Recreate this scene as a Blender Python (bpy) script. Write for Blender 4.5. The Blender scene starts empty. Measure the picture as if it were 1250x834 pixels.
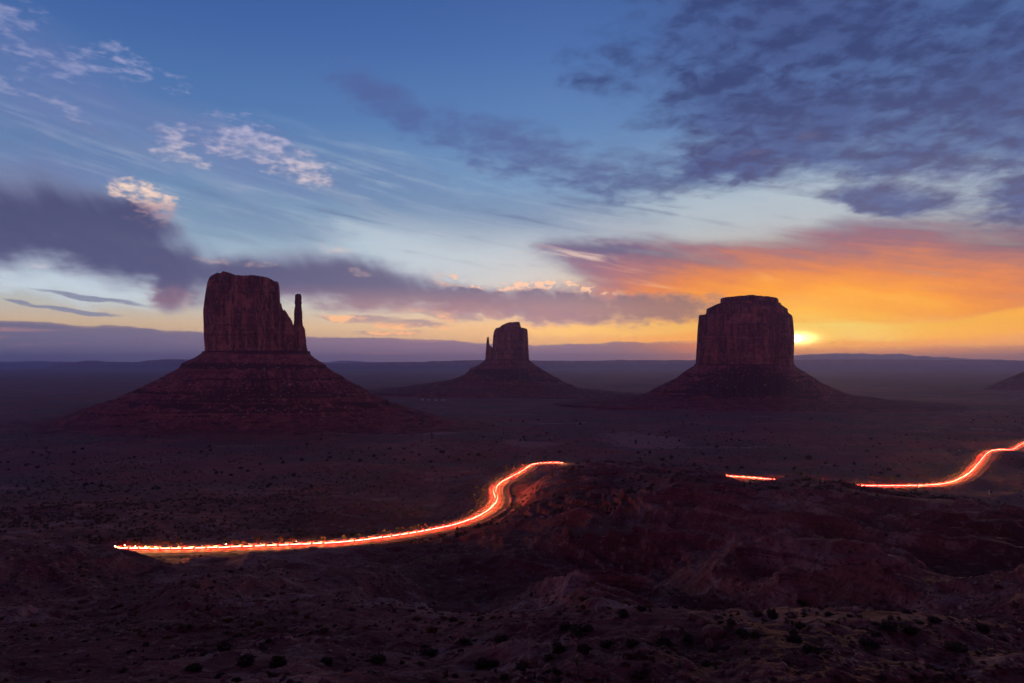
import bpy, bmesh, math, random
import numpy as np
R = math.radians
sc = bpy.context.scene
COL = sc.collection

# ------------------------------------------------------------------ camera
CAM_Z = 125.0
PITCH = R(1.86)
FPX = 800.0                       # focal length in pixels of the 1250 px wide photograph
cam = bpy.data.cameras.new('camera')
cam_o = bpy.data.objects.new('camera', cam)
COL.objects.link(cam_o)
cam_o.location = (0, 0, CAM_Z)
cam_o.rotation_euler = (R(90) + PITCH, 0, 0)
cam.sensor_width = 36.0
cam.lens = 36.0 * FPX / 1250.0
cam.clip_start = 0.5
cam.clip_end = 120000.0
sc.camera = cam_o

# ------------------------------------------------------------------ light
SUN_EL, SUN_AZ = 1.95, 23.55      # degrees above the horizon, degrees right of straight ahead
sun = bpy.data.lights.new('sun', 'SUN')
sun.energy = 0.6
sun.angle = R(0.5)
sun.color = (1.0, 0.55, 0.25)
sun_o = bpy.data.objects.new('sun', sun)
COL.objects.link(sun_o)
sun_o.rotation_euler = (R(90 - SUN_EL), 0, R(180 - SUN_AZ))
sun_o.location = (400, 900, 600)
SKY_STRENGTH = 0.1
HEAD_POWER = 4.0
TAIL_POWER = 70.0
BEAM_POWER = 4300.0
STRIP_POWER = 620.0
AMBER_POWER = 16.0
CAR_GAP = 5.7
sc.view_settings.view_transform = 'Standard'
sc.view_settings.look = 'None'
sc.view_settings.exposure = 0.0
sc.view_settings.gamma = 1.0
sc.render.engine = 'CYCLES'
sc.cycles.use_denoising = True
sc.cycles.use_adaptive_sampling = True
sc.cycles.adaptive_threshold = 0.02
sc.cycles.max_bounces = 4
sc.cycles.diffuse_bounces = 2
sc.cycles.glossy_bounces = 1
sc.cycles.transmission_bounces = 2
sc.cycles.volume_bounces = 0
sc.cycles.transparent_max_bounces = 8


def lin(c):
    return tuple(((x / 255.0) / 12.92 if x / 255.0 <= 0.04045 else ((x / 255.0 + 0.055) / 1.055) ** 2.4) for x in c)


# small expression layer over shader nodes
class Nodes:
    def __init__(self, nt):
        self.nt = nt

    def new(self, t, **kw):
        n = self.nt.nodes.new(t)
        for k, v in kw.items():
            setattr(n, k, v)
        return n

    def put(self, sock, v):
        if isinstance(v, E):
            self.nt.links.new(v.s, sock)
        elif isinstance(v, bpy.types.NodeSocket):
            self.nt.links.new(v, sock)
        else:
            if sock.type == 'RGBA' and len(v) == 3:
                v = (*v, 1.0)
            sock.default_value = v

    def m(self, op, a, b=None, c=None, clamp=False):
        n = self.new('ShaderNodeMath', operation=op, use_clamp=clamp)
        self.put(n.inputs[0], a)
        if b is not None:
            self.put(n.inputs[1], b)
        if c is not None:
            self.put(n.inputs[2], c)
        return E(self, n.outputs[0])

    def step(self, x, lo, hi):
        n = self.new('ShaderNodeMapRange', interpolation_type='SMOOTHSTEP')
        self.put(n.inputs['Value'], x)
        n.inputs['From Min'].default_value = lo
        n.inputs['From Max'].default_value = hi
        return E(self, n.outputs[0])

    def vec(self, x, y, z=0.0):
        n = self.new('ShaderNodeCombineXYZ')
        self.put(n.inputs[0], x); self.put(n.inputs[1], y); self.put(n.inputs[2], z)
        return E(self, n.outputs[0])

    def noise(self, v, scale=1.0, detail=4.0, rough=0.55, dist=0.0):
        n = self.new('ShaderNodeTexNoise')
        self.put(n.inputs['Vector'], v)
        n.inputs['Scale'].default_value = scale
        n.inputs['Detail'].default_value = detail
        n.inputs['Roughness'].default_value = rough
        n.inputs['Distortion'].default_value = dist
        return E(self, n.outputs[0])

    def mix(self, f, a, b, blend='MIX'):
        n = self.new('ShaderNodeMix', data_type='RGBA', blend_type=blend)
        self.put(n.inputs[0], f); self.put(n.inputs[6], a); self.put(n.inputs[7], b)
        return E(self, n.outputs[2])

    def ramp(self, f, stops, interp='LINEAR'):
        n = self.new('ShaderNodeValToRGB')
        cr = n.color_ramp
        cr.interpolation = interp
        while len(cr.elements) < len(stops):
            cr.elements.new(0.5)
        for e, (p, c) in zip(cr.elements, stops):
            e.position = p
            e.color = (*c, 1.0)
        self.put(n.inputs[0], f)
        return E(self, n.outputs[0])


class E:
    def __init__(self, N, s):
        self.N, self.s = N, s

    def __add__(self, o): return self.N.m('ADD', self, o)
    __radd__ = __add__
    def __sub__(self, o): return self.N.m('SUBTRACT', self, o)
    def __rsub__(self, o): return self.N.m('SUBTRACT', o, self)
    def __mul__(self, o): return self.N.m('MULTIPLY', self, o)
    __rmul__ = __mul__
    def __truediv__(self, o): return self.N.m('DIVIDE', self, o)


def pix_dir(u, v):
    a = (u - 625.0) / FPX
    b = (417.0 - v) / FPX
    cp, sp = math.cos(PITCH), math.sin(PITCH)
    return a, cp - b * sp, sp + b * cp


def azel(u, v):
    x, y, z = pix_dir(u, v)
    return math.degrees(math.atan2(x, y)), math.degrees(math.atan2(z, math.hypot(x, y)))


def build_sky():
    w = bpy.data.worlds.new('World')
    sc.world = w
    w.use_nodes = True
    nt = w.node_tree
    N = Nodes(nt)
    bg = nt.nodes['Background']
    bg.inputs[1].default_value = SKY_STRENGTH
    w.cycles.sampling_method = 'MANUAL'
    w.cycles.sample_map_resolution = 1024
    sky = N.new('ShaderNodeTexSky', sky_type='NISHITA', sun_disc=False)
    sky.sun_elevation = R(SUN_EL)
    sky.sun_rotation = R(SUN_AZ)
    sky.ozone_density = 3.0
    tc = N.new('ShaderNodeTexCoord')
    sep = N.new('ShaderNodeSeparateXYZ')
    nt.links.new(tc.outputs['Generated'], sep.inputs[0])
    x, y, z = (E(N, sep.outputs[i]) for i in range(3))
    DEG = 180.0 / math.pi
    az = N.m('ARCTAN2', x, y) * DEG
    el = N.m('ARCSINE', z) * DEG
    front = N.step(y, -0.35, 0.75)                 # towards the dawn side of the sky

    # noise fields on the sky
    big = N.noise(N.vec(az * 0.055, el * 0.13, 3.1), 1.0, 3, 0.55)
    fine = N.noise(N.vec(az * 0.30, el * 0.75, 7.7), 1.0, 5, 0.60)
    iz = N.m('ADD', N.m('MAXIMUM', z, 0.0), 0.16)
    px, py = x / iz, y / iz
    cells = N.noise(N.vec(px, py, 1.3), 10.0, 5, 0.60, 0.25)
    lump = N.noise(N.vec(px, py, 4.9), 2.3, 3, 0.55)
    # streaks that fan out of the lower left, like high ice cloud
    rot = R(-20)
    sx = az * math.cos(rot) + el * math.sin(rot)
    sy = el * math.cos(rot) - az * math.sin(rot)
    streak = N.noise(N.vec(sx * 0.045, sy * 0.42, 2.2), 1.0, 5, 0.60, 0.4)
    curd = N.noise(N.vec(az * 0.95, el * 1.9, 6.6), 1.0, 5, 0.58)
    waz = az + (fine - 0.5) * 2.6 + (big - 0.5) * 5.0
    wel = el + (fine - 0.5) * 1.7 + (big - 0.5) * 2.2
    haz = az + (fine - 0.5) * 1.2
    hel = el + (fine - 0.5) * 0.8

    def blob(u, v, ru, rv, tilt=0.0, A=waz, B=wel):
        """1 - r2 of an ellipse in sky angles; given where and how large it stands in the sky"""
        a0, e0 = azel(u, v)
        k = math.cos(R(a0))
        ra = math.degrees(ru * k * k / FPX)
        re = math.degrees(rv * k / FPX)
        c, s = math.cos(R(tilt)), math.sin(R(tilt))
        da, de = A - a0, B - e0
        p = (da * c + de * s) * (1.0 / ra)
        q = (de * c - da * s) * (1.0 / re)
        return 1.0 - (p * p + q * q)

    def union(bs, k=0.35):
        r = bs[0]
        for b in bs[1:]:
            r = N.m('SMOOTH_MAX', r, b, k)
        return r

    def sunlike(ra, re, off=0.0):
        p = (az - SUN_AZ) * (1.0 / ra)
        q = (el - SUN_EL - off) * (1.0 / re)
        d2 = p * p + q * q
        return N.m('EXPONENT', d2 * -1.0)

    # clear air
    t = N.m('DIVIDE', el, 60.0, clamp=True)
    stops = [(0, (188, 150, 128)), (3, (222, 190, 150)), (4.6, (200, 198, 184)), (6.6, (176, 194, 202)), (10.8, (150, 176, 196)),
             (15, (118, 152, 190)), (20, (90, 128, 180)), (26, (70, 106, 168)), (30, (60, 94, 156)), (42, (34, 58, 112)), (60, (16, 26, 54))]
    clear = N.ramp(t, [(a / 60.0, lin(c)) for a, c in stops])
    side = N.step(az, -42, 18)
    clear = N.mix(1.0, clear, N.mix(side, (0.68, 0.74, 0.83), (1.06, 1.03, 1.0)), 'MULTIPLY')
    nish = N.mix(1.0, E(N, sky.outputs[0]), (0.018, 0.014, 0.010), 'MULTIPLY')
    col = N.mix(1.0, clear, nish, 'ADD')

    # white-blue veil of high ice cloud
    veil = N.step(streak + (lump - 0.5) * 0.5, 0.40, 0.78) * N.step(el, 3.5, 8.0) * (1.0 - N.step(el, 11.5, 20.0))
    col = N.mix(veil * 0.40, col, lin((192, 203, 212)))
    pale = union([blob(570, 310, 190, 46, -4), blob(900, 262, 240, 44, 2), blob(1080, 230, 200, 34, 0), blob(60, 345, 150, 30, -8)])
    col = N.mix(N.step(pale + (streak - 0.5) * 1.3 + (fine - 0.5) * 0.5, -0.4, 1.1) * 0.85, col, lin((186, 202, 213)))
    grey = union([blob(480, 240, 260, 46, -10), blob(640, 262, 190, 32, -6), blob(60, 190, 240, 50, -8), blob(300, 262, 150, 30, -10)])
    col = N.mix(N.step(grey + (streak - 0.5) * 1.3 + (lump - 0.5) * 1.0, -0.4, 1.4) * 0.45, col, lin((98, 116, 160)))

    rs = R(-11)
    fsx, fsy = az * math.cos(rs) + el * math.sin(rs), el * math.cos(rs) - az * math.sin(rs)
    fan = N.noise(N.vec(fsx * 0.07, fsy * 1.0, 9.1), 1.0, 4, 0.58, 0.3)
    wm = N.step(el, 7.5, 10.5) * (1.0 - N.step(el, 15.0, 21.0)) * (0.45 + 0.55 * N.step(lump, 0.38, 0.58))
    col = N.mix(N.step(fan + (fine - 0.5) * 0.30, 0.50, 0.72) * wm * 0.38, col, lin((190, 202, 214)))
    col = N.mix(N.step(fan + (fine - 0.5) * 0.30, 0.48, 0.30) * wm * 0.45, col, lin((92, 108, 150)))
    violet = union([blob(60, 110, 190, 80, -6), blob(250, 180, 190, 50, -12), blob(60, 215, 180, 40, 0)])
    col = N.mix(N.step(violet + (lump - 0.5) * 1.6 + (fine - 0.5) * 0.8, -0.3, 1.5) * 0.55, col, lin((112, 122, 172)))

    # warm low sky towards the sun
    warm = sunlike(24, 5.6, 1.0)
    col = N.mix(warm * 0.92, col, lin((255, 182, 66)))

    # small lit streaks over the left horizon
    j = union([blob(440, 388, 62, 7, -4), blob(500, 397, 55, 6, -3), blob(545, 385, 60, 12, -8), blob(620, 378, 120, 12, -6), blob(470, 408, 50, 5, 0)])
    jm = N.step(j + (fine - 0.5) * 1.6, 0.0, 0.8)
    col = N.mix(jm * 0.75, col, N.mix(N.step(fine, 0.45, 0.6), lin((158, 132, 140)), lin((250, 186, 128))))

    # broad cloud lit from below by the sun
    e = union([blob(1010, 330, 330, 56, 2), blob(850, 338, 200, 46, -7), blob(1270, 322, 270, 66, 4), blob(1100, 375, 210, 28, 0), blob(745, 312, 95, 20, -9), blob(810, 355, 120, 34, -8)])
    em = N.step(e + (streak - 0.5) * 1.2 + (fan - 0.5) * 1.2 + (fine - 0.5) * 0.5, -0.25, 0.8)
    g = sunlike(17.5, 6.6, -0.6)
    ecol = N.ramp(g + (fine - 0.5) * 0.22 + (streak - 0.5) * 0.22 + (fan - 0.5) * 0.34, [(0.0, lin((100, 92, 128))), (0.10, lin((116, 96, 130))), (0.24, lin((168, 110, 122))), (0.40, lin((222, 132, 84))), (0.60, lin((247, 160, 58))), (0.82, lin((255, 192, 74))), (1.0, lin((255, 226, 126)))])
    col = N.mix(em * 0.92, col, ecol)
    stripe = N.step(fan, 0.50, 0.66) * N.step(union([blob(705, 322, 95, 22, -11), blob(760, 338, 80, 13, -11)]) + (fine - 0.5) * 0.8, -0.2, 0.9)
    col = N.mix(stripe * 0.72, col, lin((232, 204, 192)))
    spot = N.step(blob(934, 336, 16, 5, -20, haz, hel) + (fine - 0.5) * 2.2, 0.0, 1.2)
    col = N.mix(spot * 0.25, col, lin((255, 188, 116)))

    # bright gap above the horizon bank
    gap = N.step(union([blob(1010, 405, 120, 13, 0, haz, hel), blob(1130, 405, 200, 13, 1, haz, hel), blob(1225, 392, 120, 15, 10, haz, hel)]) + (fine - 0.5) * 1.1, -0.1, 0.7)
    col = N.mix(gap * 0.9, col, N.ramp(sunlike(9, 6), [(0.0, lin((255, 184, 66))), (0.4, lin((255, 200, 74))), (1.0, lin((255, 240, 150)))]))
    gap2 = N.step(blob(760, 402, 160, 10, 1, haz, hel) + (fine - 0.5) * 0.9, 0.0, 0.8)
    col = N.mix(gap2 * 0.75, col, lin((253, 202, 112)))

    # bank of cloud along the horizon
    top = 2.95 - N.step(az, -40, -14) * 0.75 - N.step(az, -12, 2) * 0.6 + N.step(az, 1, 18) * 0.35 - N.step(az, 20, 25) * 0.7
    dtop = top + (N.noise(N.vec(az * 0.35, el * 0.3, 0.4), 1.0, 6, 0.55) - 0.5) * 0.75 - el
    bank = N.step(dtop, -0.02, 0.10)
    rim = bank * (1.0 - N.step(dtop, 0.05, 0.32))
    sg = sunlike(13, 30) * N.step(az, 6, 19)
    right = N.step(az, 20, 26)
    bcol = N.mix(sg, N.mix(N.step(az, -40, 0), lin((98, 98, 126)), lin((138, 112, 134))), lin((250, 152, 62)))
    bcol = N.mix(N.step(N.noise(N.vec(az * 0.10, el * 1.6, 5.5), 1.0, 4, 0.55), 0.55, 0.68) * 0.5, bcol, N.mix(sg, lin((178, 128, 128)), lin((255, 180, 90))))
    col = N.mix(bank * (0.93 - right * 0.42), col, bcol)
    col = N.mix(rim * (0.12 + sg * 0.75) * N.step(fine, 0.3, 0.6), col, lin((255, 206, 130)))

    # thin grey bars low on the left
    bars = N.step(union([blob(110, 364, 85, 3.6, -6.5, haz, hel), blob(85, 378, 72, 3.2, -5, haz, hel), blob(20, 369, 24, 2.4, -6, haz, hel)], 0.05) + (fine - 0.5) * 1.1, 0.0, 0.7)
    col = N.mix(bars * 0.85, col, lin((120, 126, 150)))

    # long dark cloud from the left edge sinking towards the middle
    c = union([blob(-40, 262, 225, 66, -8), blob(110, 283, 170, 62, -15), blob(205, 322, 100, 42, -24), blob(205, 352, 34, 34, 0), blob(165, 268, 80, 30, -20), blob(330, 338, 130, 27, -4),
               blob(440, 345, 150, 34, -6), blob(560, 366, 120, 22, -5), blob(680, 374, 130, 27, -3), blob(790, 374, 120, 20, 0)])
    virga = N.noise(N.vec(az * 0.8 + el * 0.5, el * 0.12, 1.9), 1.0, 3, 0.55)
    heap = N.step(az, -9, -5)                       # cauliflower tops only towards the middle
    cd = c + (fine - 0.5) * N.m('ADD', 0.55, heap * 0.2) + (virga - 0.5) * 0.42 + (curd - 0.5) * heap * 1.3
    cm = N.step(cd, -0.35, 0.85)
    ccol = N.mix(N.step(az, -34, 4), lin((72, 72, 110)), lin((108, 100, 126)))
    ccol = N.mix(N.step(cd, 0.9, 0.1) * 0.5, ccol, lin((140, 142, 172)))
    ccol = N.mix(N.step(el, 7.0, 4.4) * N.step(az, -36, -8) * 0.45, ccol, lin((200, 150, 140)))
    col = N.mix(cm * 0.94, col, ccol)
    # its sunlit heads: the upper edge only
    edge = N.step(cd, -0.2, 0.15) * (1.0 - N.step(cd, 0.35, 0.75))
    upper = N.step(el - 5.75 + (az - 2.0) * 0.03, 0.0, 0.45) * N.step(az, -8, -3.5) * (1.0 - N.step(az, 6.5, 11))
    lit = N.step(curd, 0.44, 0.58)
    col = N.mix(edge * upper * lit * 0.9, col, lin((250, 200, 164)))
    crest = union([blob(410, 304, 30, 6, -4, haz, hel), blob(437, 333, 18, 5, -8, haz, hel), blob(262, 318, 30, 5, -3, haz, hel), blob(318, 324, 24, 5, 4, haz, hel)], 0.1)
    km = N.step(crest + (curd - 0.5) * 3.6, 0.0, 1.7)
    col = N.mix(km * 0.38, col, lin((226, 190, 180)))
    glow = N.step(blob(205, 366, 36, 16, 0) + (virga - 0.5) * 2.4 + (curd - 0.5) * 1.6, -0.1, 1.3)
    col = N.mix(glow * 0.16, col, lin((214, 150, 142)))
    head = N.step(union([blob(182, 238, 50, 15, -16), blob(196, 256, 38, 26, -35)]) + (curd - 0.5) * 3.4 + (fine - 0.5) * 1.0, 0.0, 1.3)
    col = N.mix(head * N.step(curd, 0.28, 0.6) * N.step(el, 9.6, 12.2) * 0.9, col, N.mix(N.step(el, 11.2, 13.2), lin((176, 140, 150)), lin((248, 216, 196))))

    # slate streak in the middle, breaking into cells
    b = union([blob(490, 135, 120, 34, -24), blob(610, 182, 170, 44, -16), blob(760, 215, 170, 34, -4), blob(860, 200, 120, 40, 8)])
    bm = N.step(b + (cells - 0.5) * 2.4 + (lump - 0.5) * 1.4 + (fine - 0.5) * 0.8, 0.0, 1.4)
    col = N.mix(bm * 0.84, col, N.mix(N.step(az, -14, 16), lin((80, 98, 152)), lin((88, 98, 142))))

    # the heavy broken deck at the upper right
    a = union([blob(1000, 10, 330, 165, -6), blob(1230, 80, 280, 160, 0), blob(970, 130, 210, 86, -12), blob(1120, 200, 170, 60, 0), blob(1270, 240, 120, 40, 0), blob(905, 195, 90, 34, 0), blob(1080, 245, 110, 26, -8)])
    ad = a * 1.35 + (cells - 0.5) * (0.9 + lump * 2.0) + (lump - 0.5) * 2.4 + (fine - 0.5) * 1.3
    am = N.step(ad, -0.3, 1.25)
    acol = N.mix(N.step(el, 24, 10), lin((56, 68, 116)), lin((92, 92, 132)))
    acol = N.mix(N.step(cells, 0.40, 0.62), N.mix(0.40, acol, lin((92, 116, 174))), acol)
    col = N.mix(am * 0.93, col, acol)
    pink = N.step(union([blob(993, 160, 22, 9, 0), blob(925, 182, 30, 5, 0)]) + (cells - 0.5) * 5.0, 0.3, 1.8)
    col = N.mix(pink * 0.12, col, lin((170, 150, 176)))

    # small rosy puffs at the upper left
    h = union([blob(8, 102, 44, 22, 0, haz, hel), blob(75, 78, 66, 24, 6, haz, hel), blob(155, 82, 66, 24, -6, haz, hel), blob(205, 98, 34, 9, -10, haz, hel), blob(15, 30, 44, 30, 0, haz, hel), blob(85, 134, 44, 10, -18, haz, hel),
               blob(288, 164, 48, 26, 10, haz, hel), blob(332, 190, 28, 32, 30, haz, hel), blob(366, 206, 42, 20, -12, haz, hel), blob(276, 142, 30, 7, 0, haz, hel), blob(210, 165, 28, 20, 0, haz, hel), blob(222, 192, 36, 10, -12, haz, hel), blob(40, 325, 24, 4, -4, haz, hel)], 0.12)
    hn = N.noise(N.vec(az * 0.8, el * 2.1, 2.6), 1.0, 4, 0.52)
    hm = N.step(h * 0.8 + (hn - 0.50) * 4.2 + (curd - 0.5) * 2.4 + (lump - 0.5) * 1.5, 0.0, 1.9)
    col = N.mix(hm * N.mix(N.step(az, -38, -22), (0.55,) * 3, (0.9,) * 3), col, N.mix(N.step(el, 20, 13), lin((168, 168, 204)), lin((226, 206, 204))))

    # the sun itself, low beside the right butte
    core = sunlike(1.15, 0.42, 0.0)
    col = N.mix(sunlike(4.4, 1.3, 0.2) * 0.8, col, lin((255, 206, 84)))
    ds = N.m('SQRT', N.m('POWER', az - SUN_AZ, 2.0) + N.m('POWER', el - SUN_EL, 2.0))
    disc = 1.0 - N.step(ds, 0.25, 0.33)
    add = N.mix(core, (0, 0, 0), (3.6, 2.7, 1.5))
    col = N.mix(1.0, col, add, 'ADD')
    col = N.mix(disc, col, (24.0, 20.0, 13.0))

    lift = N.mix(N.step(el, 14, 0.5), (1.08, 1.08, 1.08), (1.48, 1.40, 1.38))
    lift = N.mix(N.step(az, 2, 16), lift, N.mix(N.step(el, 11, 6), (1.0, 1.0, 1.0), N.mix(N.step(el, 3.2, 1.2), (1.22, 1.10, 0.80), (1.55, 1.22, 0.78))))
    col = N.mix(1.0, col, lift, 'MULTIPLY')

    # purple sky away from the dawn, unseen low band brightened to light the buttes; below the horizon dull earth
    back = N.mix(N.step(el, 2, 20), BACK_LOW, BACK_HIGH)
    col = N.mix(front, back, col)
    high = N.step(el, 30, 46)
    col = N.mix(high, col, TOP)
    col = N.mix(N.step(el, -0.6, -2.5), col, (0.02, 0.014, 0.016))
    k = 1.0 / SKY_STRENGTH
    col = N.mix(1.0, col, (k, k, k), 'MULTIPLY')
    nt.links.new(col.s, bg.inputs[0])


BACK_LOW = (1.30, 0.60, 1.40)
BACK_HIGH = (0.054, 0.020, 0.062)
TOP = (0.011, 0.006, 0.028)
build_sky()

# ------------------------------------------------------------------ helpers
rng = np.random.default_rng(11)
_perm = np.random.default_rng(5).permutation(4096).astype(np.int64)
_g2 = np.random.default_rng(6).uniform(-1, 1, (4096, 3))
_g2 /= np.linalg.norm(_g2, axis=1)[:, None]


def perlin(x, y, z=None):
    """gradient noise about -1..1"""
    x = np.asarray(x, float); y = np.asarray(y, float)
    z = np.zeros_like(x) if z is None else np.broadcast_to(np.asarray(z, float), x.shape)
    flat = not np.any(z)
    xi, yi, zi = np.floor(x).astype(np.int64), np.floor(y).astype(np.int64), np.floor(z).astype(np.int64)
    xf, yf, zf = x - xi, y - yi, z - zi
    u, v, w = (t * t * t * (t * (t * 6 - 15) + 10) for t in (xf, yf, zf))

    def corner(dx, dy, dz):
        h = _perm[(_perm[(_perm[(xi + dx) & 4095] + yi + dy) & 4095] + zi + dz) & 4095]
        g = _g2[h]
        return g[..., 0] * (xf - dx) + g[..., 1] * (yf - dy) + g[..., 2] * (zf - dz)
    a = corner(0, 0, 0); a = a + u * (corner(1, 0, 0) - a)
    b = corner(0, 1, 0); b = b + u * (corner(1, 1, 0) - b)
    lo = a + v * (b - a)
    if flat:
        return lo * 1.7
    a = corner(0, 0, 1); a = a + u * (corner(1, 0, 1) - a)
    b = corner(0, 1, 1); b = b + u * (corner(1, 1, 1) - b)
    hi = a + v * (b - a)
    return (lo + w * (hi - lo)) * 1.7


def fbm(x, y, z=None, octv=4, gain=0.5):
    s, a, f = 0.0, 1.0, 1.0
    for i in range(octv):
        s = s + a * perlin(x * f + 17.3 * i, y * f - 9.1 * i, None if z is None else z * f)
        a *= gain; f *= 2.03
    return s


def sstep(x, a, b):
    t = np.clip((x - a) / (b - a), 0, 1)
    return t * t * (3 - 2 * t)


def place(u, v, Y):
    """the point at forward distance Y seen in that direction from the viewpoint"""
    a, c, d = pix_dir(u, v)
    return np.array([a / c * Y, Y, CAM_Z + d / c * Y])


def mesh_from(name, verts, faces, smooth=True):
    me = bpy.data.meshes.new(name)
    verts = np.asarray(verts, np.float32)
    me.vertices.add(len(verts))
    me.vertices.foreach_set('co', verts.ravel())
    if isinstance(faces, np.ndarray):
        n, k = faces.shape
        me.loops.add(n * k)
        me.loops.foreach_set('vertex_index', faces.astype(np.int32).ravel())
        me.polygons.add(n)
        me.polygons.foreach_set('loop_start', np.arange(0, n * k, k, dtype=np.int32))
    else:
        idx = np.array([i for f in faces for i in f], np.int32)
        ln = np.array([len(f) for f in faces], np.int32)
        me.loops.add(len(idx))
        me.loops.foreach_set('vertex_index', idx)
        me.polygons.add(len(ln))
        me.polygons.foreach_set('loop_start', np.concatenate([[0], np.cumsum(ln)[:-1]]).astype(np.int32))
    me.update(calc_edges=True)
    me.polygons.foreach_set('use_smooth', np.full(len(me.polygons), smooth))
    me.validate()
    return me


def link(name, me, mat=None, parent=None):
    o = bpy.data.objects.new(name, me)
    COL.objects.link(o)
    if mat is not None and me is not None and not me.materials:
        me.materials.append(mat)
    if parent is not None:
        o.parent = parent
    return o


def tag(o, label, cat, group=None, kind=None):
    o['label'] = label
    o['category'] = cat
    if group:
        o['group'] = group
    if kind:
        o['kind'] = kind
    return o


def grid_faces(nr, nc, wrap=False):
    r = np.arange(nr - 1)[:, None]
    c = np.arange(nc if wrap else nc - 1)[None, :]
    c2 = (c + 1) % nc
    return np.stack([r * nc + c, r * nc + c2, (r + 1) * nc + c2, (r + 1) * nc + c], -1).reshape(-1, 4)


def material(name, rough=0.95):
    m = bpy.data.materials.new(name)
    m.use_nodes = True
    N = Nodes(m.node_tree)
    b = m.node_tree.nodes['Principled BSDF']
    b.inputs['Roughness'].default_value = rough
    b.inputs['Specular IOR Level'].default_value = 0.15
    return m, N, b


def bump(N, b, h, strength=0.5, dist=1.0):
    n = N.new('ShaderNodeBump')
    n.inputs['Strength'].default_value = strength
    n.inputs['Distance'].default_value = dist
    N.put(n.inputs['Height'], h)
    N.nt.links.new(n.outputs[0], b.inputs['Normal'])


def coords(N):
    g = N.new('ShaderNodeNewGeometry')
    s = N.new('ShaderNodeSeparateXYZ')
    N.nt.links.new(g.outputs['Position'], s.inputs[0])
    return g, [E(N, s.outputs[i]) for i in range(3)]


# ------------------------------------------------------------------ materials
def ground_material():
    m, N, b = material('red desert soil')
    g, (x, y, z) = coords(N)
    P = N.vec(x, y, z)
    n1 = N.noise(P, 0.010, 4, 0.55)
    n2 = N.noise(P, 0.07, 5, 0.60)
    n3 = N.noise(P, 0.9, 4, 0.6)
    c = N.mix(N.step(n1 + (n2 - 0.5) * 0.6, 0.36, 0.62), (0.160, 0.044, 0.044), (0.285, 0.098, 0.088))
    # pale sandy wash and bare patches
    c = N.mix(N.step(n2 + (n1 - 0.5) * 0.8, 0.56, 0.70) * 0.85, c, (0.42, 0.235, 0.210))
    # sage tint over the flats
    dist = N.m('SQRT', x * x + y * y)
    flat = N.step(dist, 480, 820)
    c = N.mix(flat * 0.6, c, (0.34, 0.130, 0.118))
    n4 = N.noise(N.vec(x * 0.0032, y * 0.0060, 0.0), 1.0, 7, 0.66)
    c = N.mix(flat * N.step(n4, 0.46, 0.56) * 0.8, c, (0.165, 0.120, 0.100))
    c = N.mix(flat * N.step(n4, 0.58, 0.66) * 0.85, c, (0.47, 0.27, 0.235))
    # a bare sandy clearing on the plain, and a smaller one to its left
    for cx_, cy_, rx_, ry_ in ((203.0, 1040.0, 70.0, 125.0), (-330.0, 1160.0, 150.0, 70.0), (25.0, 980.0, 60.0, 45.0)):
        p_ = (x - cx_) * (1.0 / rx_); q_ = (y - cy_) * (1.0 / ry_)
        c = N.mix(N.step(1.0 - (p_ * p_ + q_ * q_) + (n4 - 0.5) * 2.5 + (n2 - 0.5) * 1.5, 0.0, 0.7) * 0.8, c, (0.44, 0.25, 0.215))
    # thin ledges of harder rock
    lay = N.noise(N.vec(x * 0.01, y * 0.01, z * 0.55), 1.0, 3, 0.6)
    c = N.mix(N.step(lay, 0.58, 0.66) * (1.0 - flat) * 0.6, c, (0.30, 0.17, 0.145))
    c = N.mix(N.step(lay, 0.43, 0.37) * (1.0 - flat) * 0.6, c, (0.12, 0.040, 0.034))
    c = N.mix(N.step(n3, 0.53, 0.62) * 0.55, c, (0.07, 0.032, 0.032))
    n5 = N.noise(P, 0.30, 5, 0.7)
    c = N.mix(N.step(n5, 0.56, 0.64) * 0.5, c, (0.44, 0.26, 0.23))
    N.put(b.inputs['Base Color'], c)
    bump(N, b, n3 * 0.6 + n2 * 1.2 + n5 * 0.8, 1.0, 1.2)
    return m


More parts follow.
